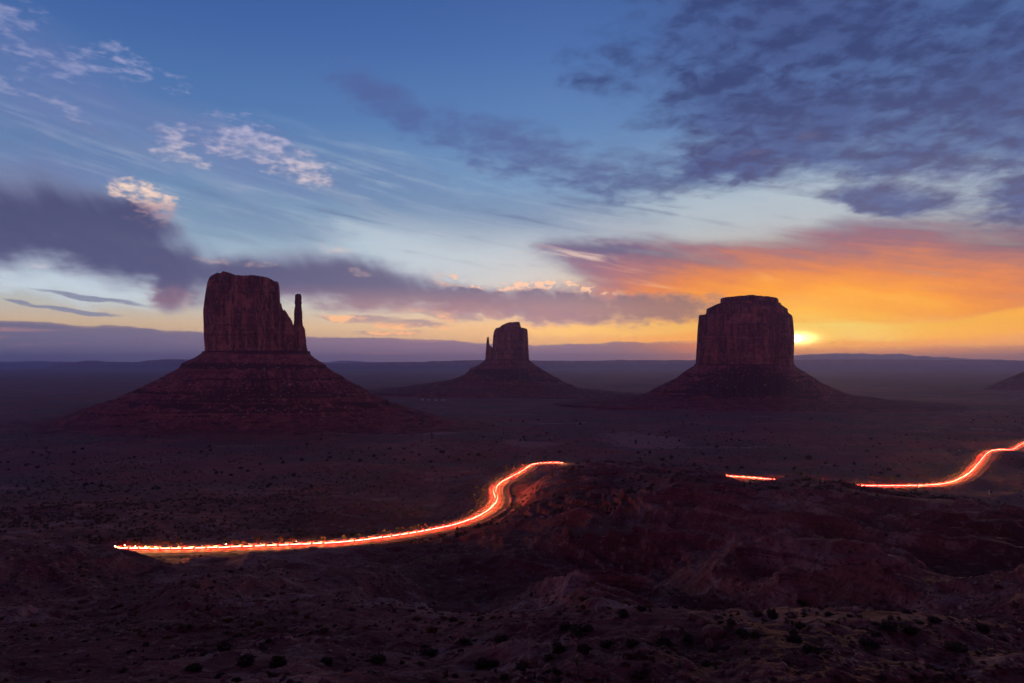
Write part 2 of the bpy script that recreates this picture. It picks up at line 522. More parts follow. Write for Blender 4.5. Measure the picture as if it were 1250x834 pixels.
def rock_material(name, base, dark, pale, vertical=True):
    m, N, b = material(name)
    g, (x, y, z) = coords(N)
    s = 0.12 if vertical else 1.0
    n1 = N.noise(N.vec(x * 0.075, y * 0.075, z * 0.075 * s), 1.0, 5, 0.6, 0.4)
    n2 = N.noise(N.vec(x * 0.035, y * 0.035, z * 0.035 * s), 1.0, 4, 0.55)
    lay = N.noise(N.vec(x * 0.004, y * 0.004, z * 0.16), 1.0, 4, 0.6)
    c = N.mix(N.step(n1, 0.40, 0.60), dark, base)
    c = N.mix(N.step(n2, 0.52, 0.66) * 0.8, c, pale)
    c = N.mix(N.step(lay, 0.56, 0.64) * 0.45, c, pale)
    c = N.mix(N.step(lay, 0.44, 0.38) * 0.55, c, dark)
    fine = N.noise(N.vec(x, y, z), 0.35, 5, 0.65)
    if not vertical:
        c = N.mix(N.step(fine, 0.57, 0.66) * 0.7, c, (0.42, 0.24, 0.20))
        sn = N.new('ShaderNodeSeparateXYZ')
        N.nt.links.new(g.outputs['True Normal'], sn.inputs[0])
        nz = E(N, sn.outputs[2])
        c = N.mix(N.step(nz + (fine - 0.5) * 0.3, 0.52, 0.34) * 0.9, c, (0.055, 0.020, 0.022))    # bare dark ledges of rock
    else:
        ck = N.noise(N.vec(x * 0.075, y * 0.075, z * 0.010), 1.0, 4, 0.62, 0.5)
        c = N.mix(N.step(N.m('ABSOLUTE', ck - 0.5), 0.034, 0.008) * 0.9, c, (0.040, 0.018, 0.018))   # open joints
        blk = N.noise(N.vec(x * 0.030, y * 0.030, z * 0.034), 1.0, 6, 0.66)
        c = N.mix(N.step(blk, 0.56, 0.66) * 0.55, c, pale)
        c = N.mix(N.step(blk, 0.44, 0.36) * 0.6, c, dark)
    N.put(b.inputs['Base Color'], c)
    bump(N, b, n1 * 2.0 + fine * 1.2, 0.9, 2.0)
    return m


M_GROUND = ground_material()
M_CLIFF = rock_material('red sandstone cliff', (0.26, 0.098, 0.068), (0.125, 0.048, 0.042), (0.37, 0.165, 0.115))
M_TALUS = rock_material('shale and rubble slope', (0.235, 0.070, 0.070), (0.125, 0.034, 0.040), (0.30, 0.110, 0.100), False)


# ------------------------------------------------------------------ road line
road_pix = [(128, 672.5, 30.0), (148, 672.5, 30.5), (200, 673, 31), (250, 672, 31), (330, 669, 31), (420, 664.5, 30.5), (470, 658.5, 29.5), (520, 650.5, 28), (560, 642, 26.5), (588, 631.5, 25), (605, 620, 23.3),
            (611, 609, 21.2), (608.5, 600, 19.3), (612, 592, 17.3), (628, 582.5, 14.5), (643, 574, 12), (651, 568.5, 10.6), (664, 566.2, 10.0), (682, 566.0, 9.6)]
rp = []
for u, v, zz in road_pix:
    a, c, d = pix_dir(u, v)
    Y = (zz - CAM_Z) / (d / c)
    rp.append((a / c * Y, Y, zz))
rp += [(92, 735, 9.4), (150, 700, 9.2)]
for u, v, zz in [(905, 583.5, 9), (955, 587.5, 9), (1035, 593.5, 9), (1095, 594.5, 9), (1150, 592.5, 9), (1180, 583, 9.2), (1197, 567, 10), (1207, 555, 11.3), (1214, 551, 11.6), (1224, 549.6, 11.0)]:
    a, c, d = pix_dir(u, v)
    Y = (zz - CAM_Z) / (d / c)
    rp.append((a / c * Y, Y, zz))
for u, v, zz in [(1236, 550, 7.5), (1250, 543, 7.0), (1266, 537, 7)]:
    a, c, d = pix_dir(u, v)
    Y = (zz - CAM_Z) / (d / c)
    rp.append((a / c * Y, Y, zz))
rp = np.array(rp)


def catmull(P, step=2.0):
    out = []
    Q = np.vstack([2 * P[0] - P[1], P, 2 * P[-1] - P[-2]])
    for i in range(1, len(Q) - 2):
        p0, p1, p2, p3 = Q[i - 1:i + 3]
        k0 = 0.0
        k1 = k0 + np.linalg.norm(p1 - p0) ** 0.5; k2 = k1 + np.linalg.norm(p2 - p1) ** 0.5; k3 = k2 + np.linalg.norm(p3 - p2) ** 0.5
        n = max(2, int(np.linalg.norm(p2 - p1) / step))
        for t in np.linspace(k1, k2, n, endpoint=False):
            A1 = (k1 - t) / (k1 - k0) * p0 + (t - k0) / (k1 - k0) * p1
            A2 = (k2 - t) / (k2 - k1) * p1 + (t - k1) / (k2 - k1) * p2
            A3 = (k3 - t) / (k3 - k2) * p2 + (t - k2) / (k3 - k2) * p3
            B1 = (k2 - t) / (k2 - k0) * A1 + (t - k0) / (k2 - k0) * A2
            B2 = (k3 - t) / (k3 - k1) * A2 + (t - k1) / (k3 - k1) * A3
            out.append((k2 - t) / (k2 - k1) * B1 + (t - k1) / (k2 - k1) * B2)
    out.append(P[-1])
    out = np.array(out)
    d = np.concatenate([[0], np.cumsum(np.linalg.norm(np.diff(out, axis=0), axis=1))])
    s = np.arange(0, d[-1], step)
    return np.stack([np.interp(s, d, out[:, k]) for k in range(3)], 1)


ROAD = catmull(rp)
HALF = 7.2

# ------------------------------------------------------------------ height of the land
ctrl = []
cols = {
    -260: [(834, 70), (760, 115), (705, 170), (655, 260), (650, 300, 38), (640, 400), (618, 500), (608, 580, 8)],
    100: [(834, 66), (760, 110), (700, 172), (662, 232), (700, 285, 36), (0, 330, 30), (644, 400), (619, 490), (0, 580, 8), (0, 680, 5)],
    175: [(834, 64), (765, 105), (715, 160), (690, 222), (0, 275, 37), (0, 330, 30.5), (645, 400), (619, 490), (0, 580, 8)],
    300: [(834, 62), (772, 95), (725, 145), (700, 215), (686, 285), (0, 345, 29), (648, 400), (618, 490), (0, 585, 8), (0, 700, 5)],
    420: [(834, 60), (765, 95), (735, 135), (705, 205), (683, 280), (0, 375, 25), (643, 420), (616, 500), (0, 600, 8)],
    540: [(834, 60), (762, 92), (738, 150), (712, 205), (685, 270), (664, 320), (0, 440, 18), (0, 520, 13), (0, 620, 8)],
    620: [(834, 59), (760, 88), (740, 150), (710, 195), (672, 265), (645, 325), (632, 370), (0, 600, 15)],
    700: [(834, 58), (752, 84), (738, 150), (702, 196), (655, 272), (622, 345), (592, 430), (569, 500), (0, 590, 18), (0, 690, 11)],
    780: [(834, 58), (750, 84), (738, 140), (700, 190), (655, 262), (616, 340), (583, 440), (569, 495), (0, 590, 16), (0, 690, 9)],
    860: [(834, 58), (750, 84), (740, 132), (692, 188), (652, 250), (615, 330), (577, 450), (0, 540, 18), (0, 620, 9.5)],
    928: [(834, 58), (748, 83), (738, 128), (688, 188), (648, 255), (616, 330), (597, 425), (0, 500, 16), (0, 590, 9)],
    970: [(0, 300, 57), (585, 420), (0, 490, 18), (0, 570, 9)],
    1000: [(834, 58), (747, 82), (737, 126), (682, 188), (637, 262), (590, 405), (0, 490, 17), (0, 570, 9.5)],
    1050: [(834, 58), (748, 83), (737, 126), (685, 188), (645, 262), (603, 395), (0, 480, 16), (0, 560, 9.2)],
    1150: [(834, 60), (755, 88), (704, 168), (652, 248), (612, 365), (0, 460, 18), (0, 550, 9.5)],
    1290: [(834, 60), (760, 90), (704, 165), (662, 240), (636, 310), (0, 410, 20), (0, 520, 9.5)],
    1600: [(834, 66), (760, 95), (704, 165), (662, 240), (636, 310), (0, 410, 20), (0, 520, 9.5)],
}
for u, lst in cols.items():
    for it in lst:
        v, Y = it[0], it[1]
        p = place(u, v if v else 600, Y)
        if len(it) > 2:
            p[2] = it[2]
        ctrl.append(p)
    for Y, zz in ((0.5, 123.2), (6, 121.5), (22, 108)):
        p = place(u, 500, Y); p[2] = zz; ctrl.append(p)
    for Y in (800, 1000, 1400):
        p = place(u, 500, Y); p[2] = 5.0; ctrl.append(p)
for s in range(0, len(ROAD), 12):
    ctrl.append(ROAD[s])
ctrl = np.array(ctrl)
_dist = np.hypot(ctrl[:, 0], ctrl[:, 1])


def warp(x, y):
    r = np.hypot(x, y)
    return np.stack([np.arctan2(x, np.maximum(y, 0.0) + 0.0001 + 0 * x) * 1.6, np.log(r + 6.0)], -1)


_cw = warp(ctrl[:, 0], ctrl[:, 1])


def _phi(d2):
    return 0.5 * d2 * np.log(d2 + 1e-12)


_K = _phi(((_cw[:, None] - _cw[None]) ** 2).sum(-1)) + np.eye(len(ctrl)) * 0.0006
_Pm = np.hstack([np.ones((len(ctrl), 1)), _cw])
_A = np.block([[_K, _Pm], [_Pm.T, np.zeros((3, 3))]])
_sol = np.linalg.solve(_A, np.concatenate([ctrl[:, 2], [0, 0, 0]]))


def tps(x, y):
    sh = np.shape(x)
    w = warp(np.ravel(x), np.ravel(y))
    out = np.empty(len(w))
    for i in range(0, len(w), 40000):
        q = w[i:i + 40000]
        d2 = ((q[:, None, 0] - _cw[None, :, 0]) ** 2 + (q[:, None, 1] - _cw[None, :, 1]) ** 2)
        out[i:i + 40000] = _phi(d2) @ _sol[:-3] + _sol[-3] + q @ _sol[-2:]
    return out.reshape(sh)


def road_near(x, y):
    """distance to the road's middle line and the road's height there"""
    sh = np.shape(x)
    xf, yf = np.ravel(x), np.ravel(y)
    d = np.full(len(xf), 1e6); zr = np.zeros(len(xf))
    sel = np.where((yf > 230) & (yf < 1100) & (np.abs(xf) < 1000))[0]
    R3 = ROAD[::2]
    for i in range(0, len(sel), 20000):
        k = sel[i:i + 20000]
        dd = (xf[k, None] - R3[None, :, 0]) ** 2 + (yf[k, None] - R3[None, :, 1]) ** 2
        j = dd.argmin(1)
        d[k] = np.sqrt(dd[np.arange(len(k)), j]); zr[k] = R3[j, 2]
    return d.reshape(sh), zr.reshape(sh)


def ridged(x, y, octv=4, gain=0.5):
    s, a, f, w = 0.0, 1.0, 1.0, 1.0
    for i in range(octv):
        n = 1.0 - np.abs(perlin(x * f + 31.7 * i, y * f + 5.3 * i)) * 1.35
        n = np.clip(n, 0, 1) ** 2
        s = s + a * n * w
        w = np.clip(n * 1.6, 0, 1)
        a *= gain; f *= 2.07
    return s


def land(x, y):
    x = np.asarray(x, float); y = np.asarray(y, float)
    r = np.hypot(x, y)
    base = tps(x, y)
    far = sstep(r, 760, 1150)
    base = base * (1 - far) + 5.0 * far
    back = sstep(y, 8, -60)                       # the mesa top behind the viewpoint
    base = base * (1 - back) + 123.0 * back
    # badland relief: gullied ridges with small ledges, strongest on the slopes below the rim
    wx = x + 9 * fbm(x / 60, y / 60, octv=3); wy = y + 9 * fbm(x / 60 + 7, y / 60 + 3, octv=3)
    bad = sstep(r, 95, 150) * (1 - sstep(r, 430, 620)) * (1 - back)
    # spurs and gullies run down towards the lower left
    gx = (wx * 0.82 + wy * 0.57) / 46; gy = (wy * 0.82 - wx * 0.57) / 105
    crest = (1 - 0.6 * sstep(r, 320, 400)) * (0.34 + 0.66 * sstep(x / np.maximum(y, 1.0), -0.02, 0.14))
    z = base + bad * crest * (10.5 * (ridged(gx, gy, 4, 0.42) - 0.62))
    # the deep hollow below the middle of the rim
    z = z - 11.0 * np.exp(-((x + 20) / 26) ** 2 - ((y - 186) / 34) ** 2) - 6.0 * np.exp(-((x - 48) / 20) ** 2 - ((y - 150) / 22) ** 2)
    z = z + bad * 0.5 * (ridged(wx / 17, wy / 17, 3) - 0.7)
    near = (1 - sstep(r, 60, 160)) * sstep(r, 14, 45) * (1 - back)
    z = z + near * (1.5 * fbm(x / 22, y / 22, octv=4) - 0.9 * sstep(fbm(x / 30 + 4, y / 30, octv=3), 0.1, 0.5))
    mid = sstep(r, 420, 600) * (1 - sstep(r, 1300, 2400))
    z = z + mid * (2.6 * fbm(x / 130, y / 130, octv=5) + 1.6 * ridged(wx / 70, wy / 70, 4) - 1.2)
    plain = sstep(r, 900, 1500)
    z = z + plain * (8.0 * fbm(x / 900 + 3, y / 420, octv=4))
    # ledges
    st = 2.6
    ph = (z + 1.2 * fbm(x / 40, y / 40, octv=2)) / st
    fr = ph - np.floor(ph)
    led = (np.floor(ph) + sstep(fr, 0.36, 0.60) - ph) * st
    lm = sstep(fbm(x / 75 + 11, y / 75, octv=3), -0.25, 0.35)
    z = z + led * lm * bad * (0.45 + 0.45 * sstep(x / np.maximum(y, 1.0), -0.05, 0.12))
    z = z + (0.30 * fbm(x / 4.0, y / 4.0, octv=3) + 0.30 * (ridged(wx / 12 + 3, wy / 12, 3) - 0.62) + 0.16 * np.round(1.5 * fbm(x / 14 + 5, y / 9, octv=2))) * (1 - sstep(r, 250, 500)) * sstep(r, 10, 30)
    # the graded road bed
    d, zr = road_near(x, y)
    t = sstep(d, HALF + 2.5, HALF + 26)
    z = np.where(d < 1e5, zr * (1 - t) + z * t, z)
    berm = np.exp(-((d - HALF - 1.6) / 1.1) ** 2) * 0.55 * (0.7 + 0.5 * perlin(x / 6, y / 6))
    return z + np.where(d < 1e5, berm, 0) - np.where(d < HALF + 0.6, 0.12, 0)


def build_ground():
    az = np.concatenate([np.linspace(-180, -52, 65)[:-1], np.linspace(-52, -41, 45)[:-1], np.linspace(-41, 41, 960)[:-1], np.linspace(41, 52, 45)[:-1], np.linspace(52, 180, 65)[:-1]])
    rr = np.concatenate([[0.01, 1.5, 4, 8, 14, 22, 32, 42], np.geomspace(50, 700, 560)[:-1], np.geomspace(700, 2600, 190)[:-1], np.geomspace(2600, 24000, 70)])
    A, RR = np.meshgrid(R(1) * az, rr)
    X, Y = np.sin(A) * RR, np.cos(A) * RR
    Z = land(X, Y)
    me = mesh_from('ground', np.stack([X, Y, Z], -1).reshape(-1, 3), grid_faces(len(rr), len(az), True))
    o = link('ground', me, M_GROUND)
    o['kind'] = 'structure'
    return o


build_ground()


def road_material():
    m, N, b = material('graded dirt road')
    g, (x, y, z) = coords(N)
    P = N.vec(x, y, z)
    n1 = N.noise(P, 0.12, 5, 0.6); n2 = N.noise(P, 1.3, 4, 0.6)
    uv = N.new('ShaderNodeUVMap')
    s = N.new('ShaderNodeSeparateXYZ'); N.nt.links.new(uv.outputs[0], s.inputs[0])
    ac = E(N, s.outputs[0])
    rut = N.m('COSINE', ac * 28.0 + (n1 - 0.5) * 3.0)
    c = N.mix(N.step(n1, 0.38, 0.62), (0.30, 0.165, 0.118), (0.40, 0.235, 0.175))
    c = N.mix(N.step(rut, 0.3, 0.95) * 0.5, c, (0.235, 0.125, 0.09))
    c = N.mix(N.step(n2, 0.55, 0.66) * 0.3, c, (0.20, 0.10, 0.075))
    N.put(b.inputs['Base Color'], c)
    bump(N, b, n2 * 0.25 + rut * 0.08, 0.8, 1.0)
    return m


def build_road():
    T = np.gradient(ROAD[:, :2], axis=0); T /= np.linalg.norm(T, axis=1)[:, None]
    Nn = np.stack([-T[:, 1], T[:, 0]], 1)
    k = 9
    lat = np.linspace(-1, 1, k)
    wob = HALF + 0.7 * perlin(np.arange(len(ROAD)) * 0.13, np.zeros(len(ROAD)))
    V = np.empty((len(ROAD), k, 3))
    for i, l in enumerate(lat):
        V[:, i, :2] = ROAD[:, :2] + Nn * (l * wob)[:, None]
        V[:, i, 2] = ROAD[:, 2] + 0.06 + 0.10 * (1 - l * l) - (0.22 if abs(l) == 1 else 0)
    me = mesh_from('dirt_road', V.reshape(-1, 3), grid_faces(len(ROAD), k))
    uvl = me.uv_layers.new(name='UVMap')
    vi = np.empty(len(me.loops), np.int32); me.loops.foreach_get('vertex_index', vi)
    uvl.data.foreach_set('uv', np.stack([lat[vi % k] * 0.5 + 0.5, (vi // k) * 0.1], 1).astype(np.float32).ravel())
    # face up
    nrm = np.empty(len(me.polygons) * 3, np.float32); me.polygons.foreach_get('normal', nrm)
    if nrm.reshape(-1, 3)[:, 2].mean() < 0:
        me.flip_normals()
    o = link('dirt_road', me, road_material())
    o['kind'] = 'structure'


build_road()


# ------------------------------------------------------------------ buttes
def interp_prof(prof, z):
    """prof: list of (z, left, right), any order"""
    p = np.array(sorted(prof))
    return np.interp(z, p[:, 0], p[:, 1]), np.interp(z, p[:, 0], p[:, 2])


def loft(name, Y, prof_px, top_px=None, depth=0.8, n=3.2, nseg=300, nlev=70, flute=1.0, seed=0.0, base_v=None, ycen=None, strata=1.0, cap=True):
    """rock tower from its silhouette: prof_px (v, uleft, uright) and top_px [(u, v)] its skyline"""
    prof = []
    for v, ul, ur in prof_px:
        a = place(ul, v, Y); b = place(ur, v, Y)
        prof.append((a[2], a[0], b[0]))
    zs = [p[0] for p in prof]
    z0, z1 = min(zs), max(zs)
    if top_px:
        tp = np.array([place(u, v, Y) for u, v in top_px]); tx, tz = tp[:, 0], tp[:, 2]
        z1 = max(z1, tz.max() + 2)
    lb, rb = interp_prof(prof, z0)
    w0 = (rb - lb) / 2
    th = np.linspace(0, 2 * np.pi, nseg, endpoint=False)
    c, s = np.cos(th), np.sin(th)
    ex = np.sign(c) * np.abs(c) ** (2 / n); ey = np.sign(s) * np.abs(s) ** (2 / n)
    lev = np.concatenate([np.linspace(0, 1, nlev), ])
    rows = []
    yc = Y if ycen is None else ycen
    mpp = Y / FPX
    for t in lev:
        zz = z0 + (z1 - z0) * t
        l, r = interp_prof(prof, zz)
        cx, hw = (l + r) / 2, (r - l) / 2
        hd = max(w0 * depth * (0.35 + 0.65 * hw / w0), 2.0)
        x = cx + hw * ex; y = yc + hd * ey
        # fluting: big buttresses, pillars with sharp cracks, bedding
        arc = th * w0
        q = [np.cos(th) * w0, np.sin(th) * w0]
        d = 7.0 * perlin(q[0] / 36 + seed, q[1] / 36, zz / 240 + seed)
        f1 = np.abs(perlin(q[0] / 13 + seed, q[1] / 13 + seed, np.full(nseg, zz / 130)))
        d = d - 4.2 * np.exp(-(f1 / 0.10) ** 2) + 1.6
        f2 = np.abs(perlin(q[0] / 5.5 - seed, q[1] / 5.5, np.full(nseg, zz / 45)))
        d = d - 1.7 * np.exp(-(f2 / 0.12) ** 2) + 0.5
        d = d + 0.9 * perlin(q[0] / 6, q[1] / 6, np.full(nseg, zz / 7))
        d = d + strata * 1.3 * np.tanh(3 * perlin(np.full(nseg, zz / 5.5), q[0] / 90 + seed, q[1] / 90)) + 1.3 * np.tanh(4 * perlin(q[0] / 10 + seed, q[1] / 10, np.full(nseg, zz / 16)))
        d = d * flute
        # keep the outline where the photograph has it: displacement works inwards at the sides
        side = np.abs(c) ** 4
        d = d - side * np.maximum(d, 0)
        shrink = 1 - 0.10 * hd / Y
        x = cx + (x - cx) * shrink + d * c; y = y + d * s
        x = x + (y - yc) * (cx / Y)            # its long axis lies along the line from the viewpoint
        if top_px:
            zt = np.interp(x - (y - yc) * (cx / Y), tx, tz) + flute * (0.9 * perlin(x / 9, y / 9) + 1.5 * np.round(1.7 * perlin(x / 8 + seed, y / 11)))
            zz = np.minimum(np.full(nseg, zz) + flute * 0.5 * perlin(x / 5, y / 5), zt)
        else:
            zz = zz + flute * 0.9 * perlin(x / 7, y / 7) * t ** 6 + 0 * x
        rows.append(np.stack([x, y, np.broadcast_to(zz, x.shape)], 1))
    last = rows[-1]
    cen = last.mean(0)
    for f in (0.96, 0.85, 0.65, 0.4, 0.15):
        p = cen + (last - cen) * f
        p[:, 2] = last[:, 2] * f + cen[2] * (1 - f) + (1 - f) * 1.5 + flute * 0.8 * perlin(p[:, 0] / 8, p[:, 1] / 8)
        rows.append(p)
    V = np.concatenate(rows)
    F = grid_faces(len(rows), nseg, True)
    fl = [tuple(f) for f in F.tolist()] + [tuple(range((len(rows) - 1) * nseg, len(rows) * nseg))]
    return mesh_from(name, V, fl)


def talus(name, Y, left, right, depth=0.95, ledges=(), nseg=520, nlev=150, seed=0.0, gully=1.0, below=14.0, foot=0.42):
    """skirt of rubble: left / right silhouettes as (u, v) from the cliff foot outwards"""
    L = np.array([place(u, v, Y) for u, v in left]); Rr = np.array([place(u, v, Y) for u, v in right])
    cx = (L[0, 0] + Rr[0, 0]) / 2
    zt = max(L[0, 2], Rr[0, 2]) + 3
    zb = min(L[-1, 2], Rr[-1, 2])
    t = np.linspace(0, 1, nlev)
    zz = zt + (zb - zt) * t
    lx = np.interp(-zz, -L[:, 2], cx - L[:, 0]); rx = np.interp(-zz, -Rr[:, 2], Rr[:, 0] - cx)
    zz = np.append(zz, zb - below); lx = np.append(lx, lx[-1] * 1.12 + 15); rx = np.append(rx, rx[-1] * 1.12 + 15)
    zz = np.append(zz, zb - below - 20); lx = np.append(lx, lx[-1] * 1.1); rx = np.append(rx, rx[-1] * 1.1)
    th = np.linspace(0, 2 * np.pi, nseg, endpoint=False)
    c, s = np.cos(th), np.sin(th)
    span = zt - zb
    V = []
    for i, z in enumerate(zz):
        e = 0.5 + 0.5 * c
        r = lx[i] * (1 - e) + rx[i] * e
        hw = 0.5 * (lx[i] + rx[i])
        nn = 2.3
        tt = min(1.0, (zt - z) / span)
        dp = depth + (foot - depth) * min(1.0, tt * 1.3)
        k = (np.abs(c) ** nn + np.abs(s / dp) ** nn) ** (-1 / nn)
        g = ridged(np.cos(th) * 7 + seed, np.sin(th) * 7 + tt * 0.5, 3) - 0.8
        g2 = perlin(np.cos(th) * 26 + seed, np.sin(th) * 26, np.full(nseg, tt * 5))
        amp = gully * (0.25 + math.sin(math.pi * min(tt, 0.96)) * 1.0)
        rr = r * k * (1 + 0.036 * amp * g) + amp * 1.8 * g2
        x = cx + rr * c; y = Y + rr * s
        x = x + (y - Y) * (cx / Y)
        z2 = np.full(nseg, z) + amp * 1.3 * perlin(x / 7, y / 7) + amp * 1.0 * perlin(x / 3, y / 3)
        for zl, h, w in ledges:
            zl2 = zl + 3.4 * perlin(np.cos(th) * 4 + zl, np.sin(th) * 4 + seed)
            m = np.clip(0.55 + 1.5 * fbm(np.cos(th) * 5 + zl * 0.1, np.sin(th) * 5 - seed, octv=3), 0.0, 1.25)
            dz = zl2 - z2
            z2 = z2 - np.where(dz > 0, h * m * np.exp(-dz / w) * np.minimum(1, dz / 0.5), 0)
        V.append(np.stack([x, y, z2], 1))
    F = grid_faces(len(zz), nseg, True)
    fl = [tuple(f) for f in F.tolist()] + [tuple(range(nseg))]
    me = mesh_from(name, np.concatenate(V), fl)
    return me


def fix_normals(me):
    bm = bmesh.new(); bm.from_mesh(me)
    bmesh.ops.recalc_face_normals(bm, faces=bm.faces)
    bm.to_mesh(me); bm.free()
    return me


def butte(label, base, Y):
    p = place(base[0], base[1], Y)
    o = bpy.data.objects.new('sandstone_butte', None)
    COL.objects.link(o)
    o.location = p
    tag(o, label, 'butte', 'sandstone buttes on the desert plain')
    return o


def part(root, name, me, mat):
    fix_normals(me)
    co = np.empty(len(me.vertices) * 3, np.float32); me.vertices.foreach_get('co', co)
    co = co.reshape(-1, 3) - np.array(root.location, np.float32)
    me.vertices.foreach_set('co', co.ravel().astype(np.float32)); me.update()
    return link(name, me, mat, root)


def zv(v, Y):
    return place(625, v, Y)[2]


# left butte, nearest, with a thin spire on its right
YW = 1300
w = butte('large mesa-like red butte at left with a tall thin spire at its right end', (312, 515), YW)
part(w, 'cliff', loft('cliff', YW, [(436, 249.5, 349), (424, 250, 346), (415, 249, 344.5), (395, 248.5, 343.5), (380, 248, 342.5), (372, 249, 342), (358, 251, 341.5), (352, 252, 341), (347, 253, 340.2), (341, 255, 337), (336, 259, 330)],
     [(248, 350), (253, 345), (255, 341), (260, 337.5), (266, 335.3), (274, 335.5), (280, 337.5), (284, 340), (290, 340.8), (300, 340.2), (308, 339.8), (318, 340.6), (324, 342), (330, 343.5), (335, 346.5), (339, 348), (343, 352)],
     depth=0.62, nseg=420, nlev=95, seed=2.2), M_CLIFF)
part(w, 'cliff_shoulder', loft('cliff_shoulder', YW, [(437, 334, 361), (420, 335, 360.5), (405, 336, 359.5), (398, 337, 358.5), (390, 338, 355), (383, 339, 351.5), (376, 339, 346.5), (371, 339, 343.5)],
     [(338, 370), (343.5, 371.5), (345, 380), (347.5, 378.8), (350, 382), (353, 388), (355.5, 388.4), (358.5, 396), (361, 402)], depth=0.9, nseg=160, nlev=60, seed=7.7, flute=0.6), M_CLIFF)
part(w, 'rock_spire', loft('rock_spire', YW, [(439, 354.5, 377.5), (433, 355, 377), (426, 356, 375), (421, 356.5, 374), (412, 357, 373.2), (402, 357.3, 372.2), (397, 358.2, 369.4), (392, 358.8, 369), (380, 359, 368.4), (373, 359.9, 367.6), (370, 359.5, 368.2), (366, 359.9, 367.6), (361.5, 359.8, 367.8), (359.5, 361, 366.6)],
     None, depth=0.8, nseg=110, nlev=95, seed=4.1, flute=0.46, n=2.8), M_CLIFF)
part(w, 'talus_slope', talus('talus_slope', YW, [(247, 431), (240, 436), (225, 443), (221, 449), (205, 457), (190, 465), (168, 475), (150, 483), (142, 487), (118, 493), (105, 497), (94, 502), (78, 507), (58, 511), (30, 515), (-8, 518.5)],
     [(378, 433), (386, 440), (395, 445), (398, 449), (412, 458), (428, 467), (446, 477), (452, 482), (470, 488), (486, 493), (500, 499), (520, 503), (534, 507), (552, 511), (580, 515), (618, 518.5)],
     ledges=[(zv(446, YW), 6.5, 7), (zv(461, YW), 2.5, 6), (zv(476, YW), 4.5, 6), (zv(488.5, YW), 10, 7), (zv(500, YW), 3.5, 4), (zv(506, YW), 4, 4), (zv(511, YW), 3.5, 4)], seed=1.3, depth=0.8), M_TALUS)

# middle butte, farthest, small spire on its left
YE = 2450
e_ = butte('small distant butte in the middle with a stubby spire on its left', (625, 482), YE)
part(e_, 'cliff', loft('cliff', YE, [(443, 599.5, 646), (432, 600, 645.5), (425, 601, 645), (412, 601.8, 644.6), (406, 602.8, 644.2), (402.5, 603.6, 643.6), (401, 605, 642.6), (399, 608, 638)],
     [(600, 412), (602.5, 406), (605, 402), (609, 400.6), (620, 400), (634, 400.2), (643, 402.5), (645, 405)], depth=0.8, nseg=300, nlev=60, seed=5.5, flute=1.1), M_CLIFF)
part(e_, 'cap_rock', loft('cap_rock', YE, [(403, 609.5, 637.5), (400, 610, 636), (398.5, 611, 635.6), (397, 613, 635.2), (395.5, 616, 635), (394, 618, 634.2)],
     [(609, 398.5), (611, 397.6), (616, 396), (619, 394.6), (628, 393.8), (634, 393.4), (637, 396)], depth=0.8, nseg=120, nlev=24, seed=8.5, flute=0.6), M_CLIFF)
part(e_, 'rock_spire', loft('rock_spire', YE, [(442, 592, 604), (436, 592.4, 603), (428, 593, 602), (424, 593.4, 600.5), (421, 593.6, 597.4), (416, 594, 596.8), (412.6, 594.6, 596.6), (411.5, 595, 596.3)], None, depth=0.9, nseg=70, nlev=50, seed=3.3, flute=0.3), M_CLIFF)
part(e_, 'talus_slope', talus('talus_slope', YE, [(592, 440), (584, 446), (575, 450), (568, 457), (562, 460), (552, 463.5), (530, 467), (505, 470.5), (470, 474), (430, 478)],
     [(646, 440), (653, 446), (662, 452), (672, 458), (680, 463), (688, 467), (697, 470), (704, 474), (740, 477), (780, 480)],
     ledges=[(zv(453, YE), 5, 8), (zv(463, YE), 6, 8), (zv(471, YE), 4, 6)], nseg=400, nlev=110, seed=9.1, depth=0.9, gully=1.2), M_TALUS)

# right butte, broad, flat capped, the sun at its right edge
YM = 1890
r_ = butte('broad flat-capped butte at right with the rising sun at its right edge', (910, 490), YM)
part(r_, 'cliff', loft('cliff', YM, [(449, 849, 968.8), (440, 849.6, 968.4), (430, 850.2, 968.8), (413, 851.2, 969.6), (400, 852, 968.4), (392, 853, 967.8), (387, 853.2, 966.8), (386, 854, 966.4), (385.6, 861.4, 965.4), (382.5, 862.2, 961.6), (378.5, 862.8, 961.2), (378, 866, 960.4), (376, 869, 957), (373, 874, 953)],
     [(849, 388), (852, 385.8), (860, 385.8), (862, 380), (866, 377.5), (869, 375.5), (878, 373), (915, 370.5), (952, 371.5), (958, 375), (961.4, 378), (964, 382.5), (967, 386), (970, 392)], depth=0.78, nseg=420, nlev=90, seed=6.4, flute=1.15), M_CLIFF)
part(r_, 'cap_rock', loft('cap_rock', YM, [(378, 864, 957), (375.5, 869, 956), (373.5, 876, 953.5), (372, 879.5, 951), (371, 880.5, 949.5), (369.5, 879.4, 950.6), (366.5, 879.6, 950.3), (365, 881, 948.5)],
     [(876, 367), (881, 365.6), (895, 365), (908, 363.8), (918, 363.2), (924, 364), (935, 365), (948, 365.2), (953, 367)], depth=0.8, nseg=260, nlev=30, seed=1.5, flute=0.55), M_CLIFF)
part(r_, 'talus_slope', talus('talus_slope', YM, [(848, 446), (835, 455), (832, 458), (818, 466), (800, 475), (796, 478), (787, 481), (760, 484), (720, 487), (680, 491)],
     [(969, 446), (977, 452), (988, 459), (1000, 467), (1012, 473), (1025, 479), (1034, 481), (1050, 484), (1080, 487), (1120, 490), (1180, 494)],
     ledges=[(zv(458.5, YM), 5, 8), (zv(468, YM), 2.5, 6), (zv(480.5, YM), 6.5, 7), (zv(487, YM), 3.5, 4)], seed=3.9, depth=0.9, gully=1.1), M_TALUS)


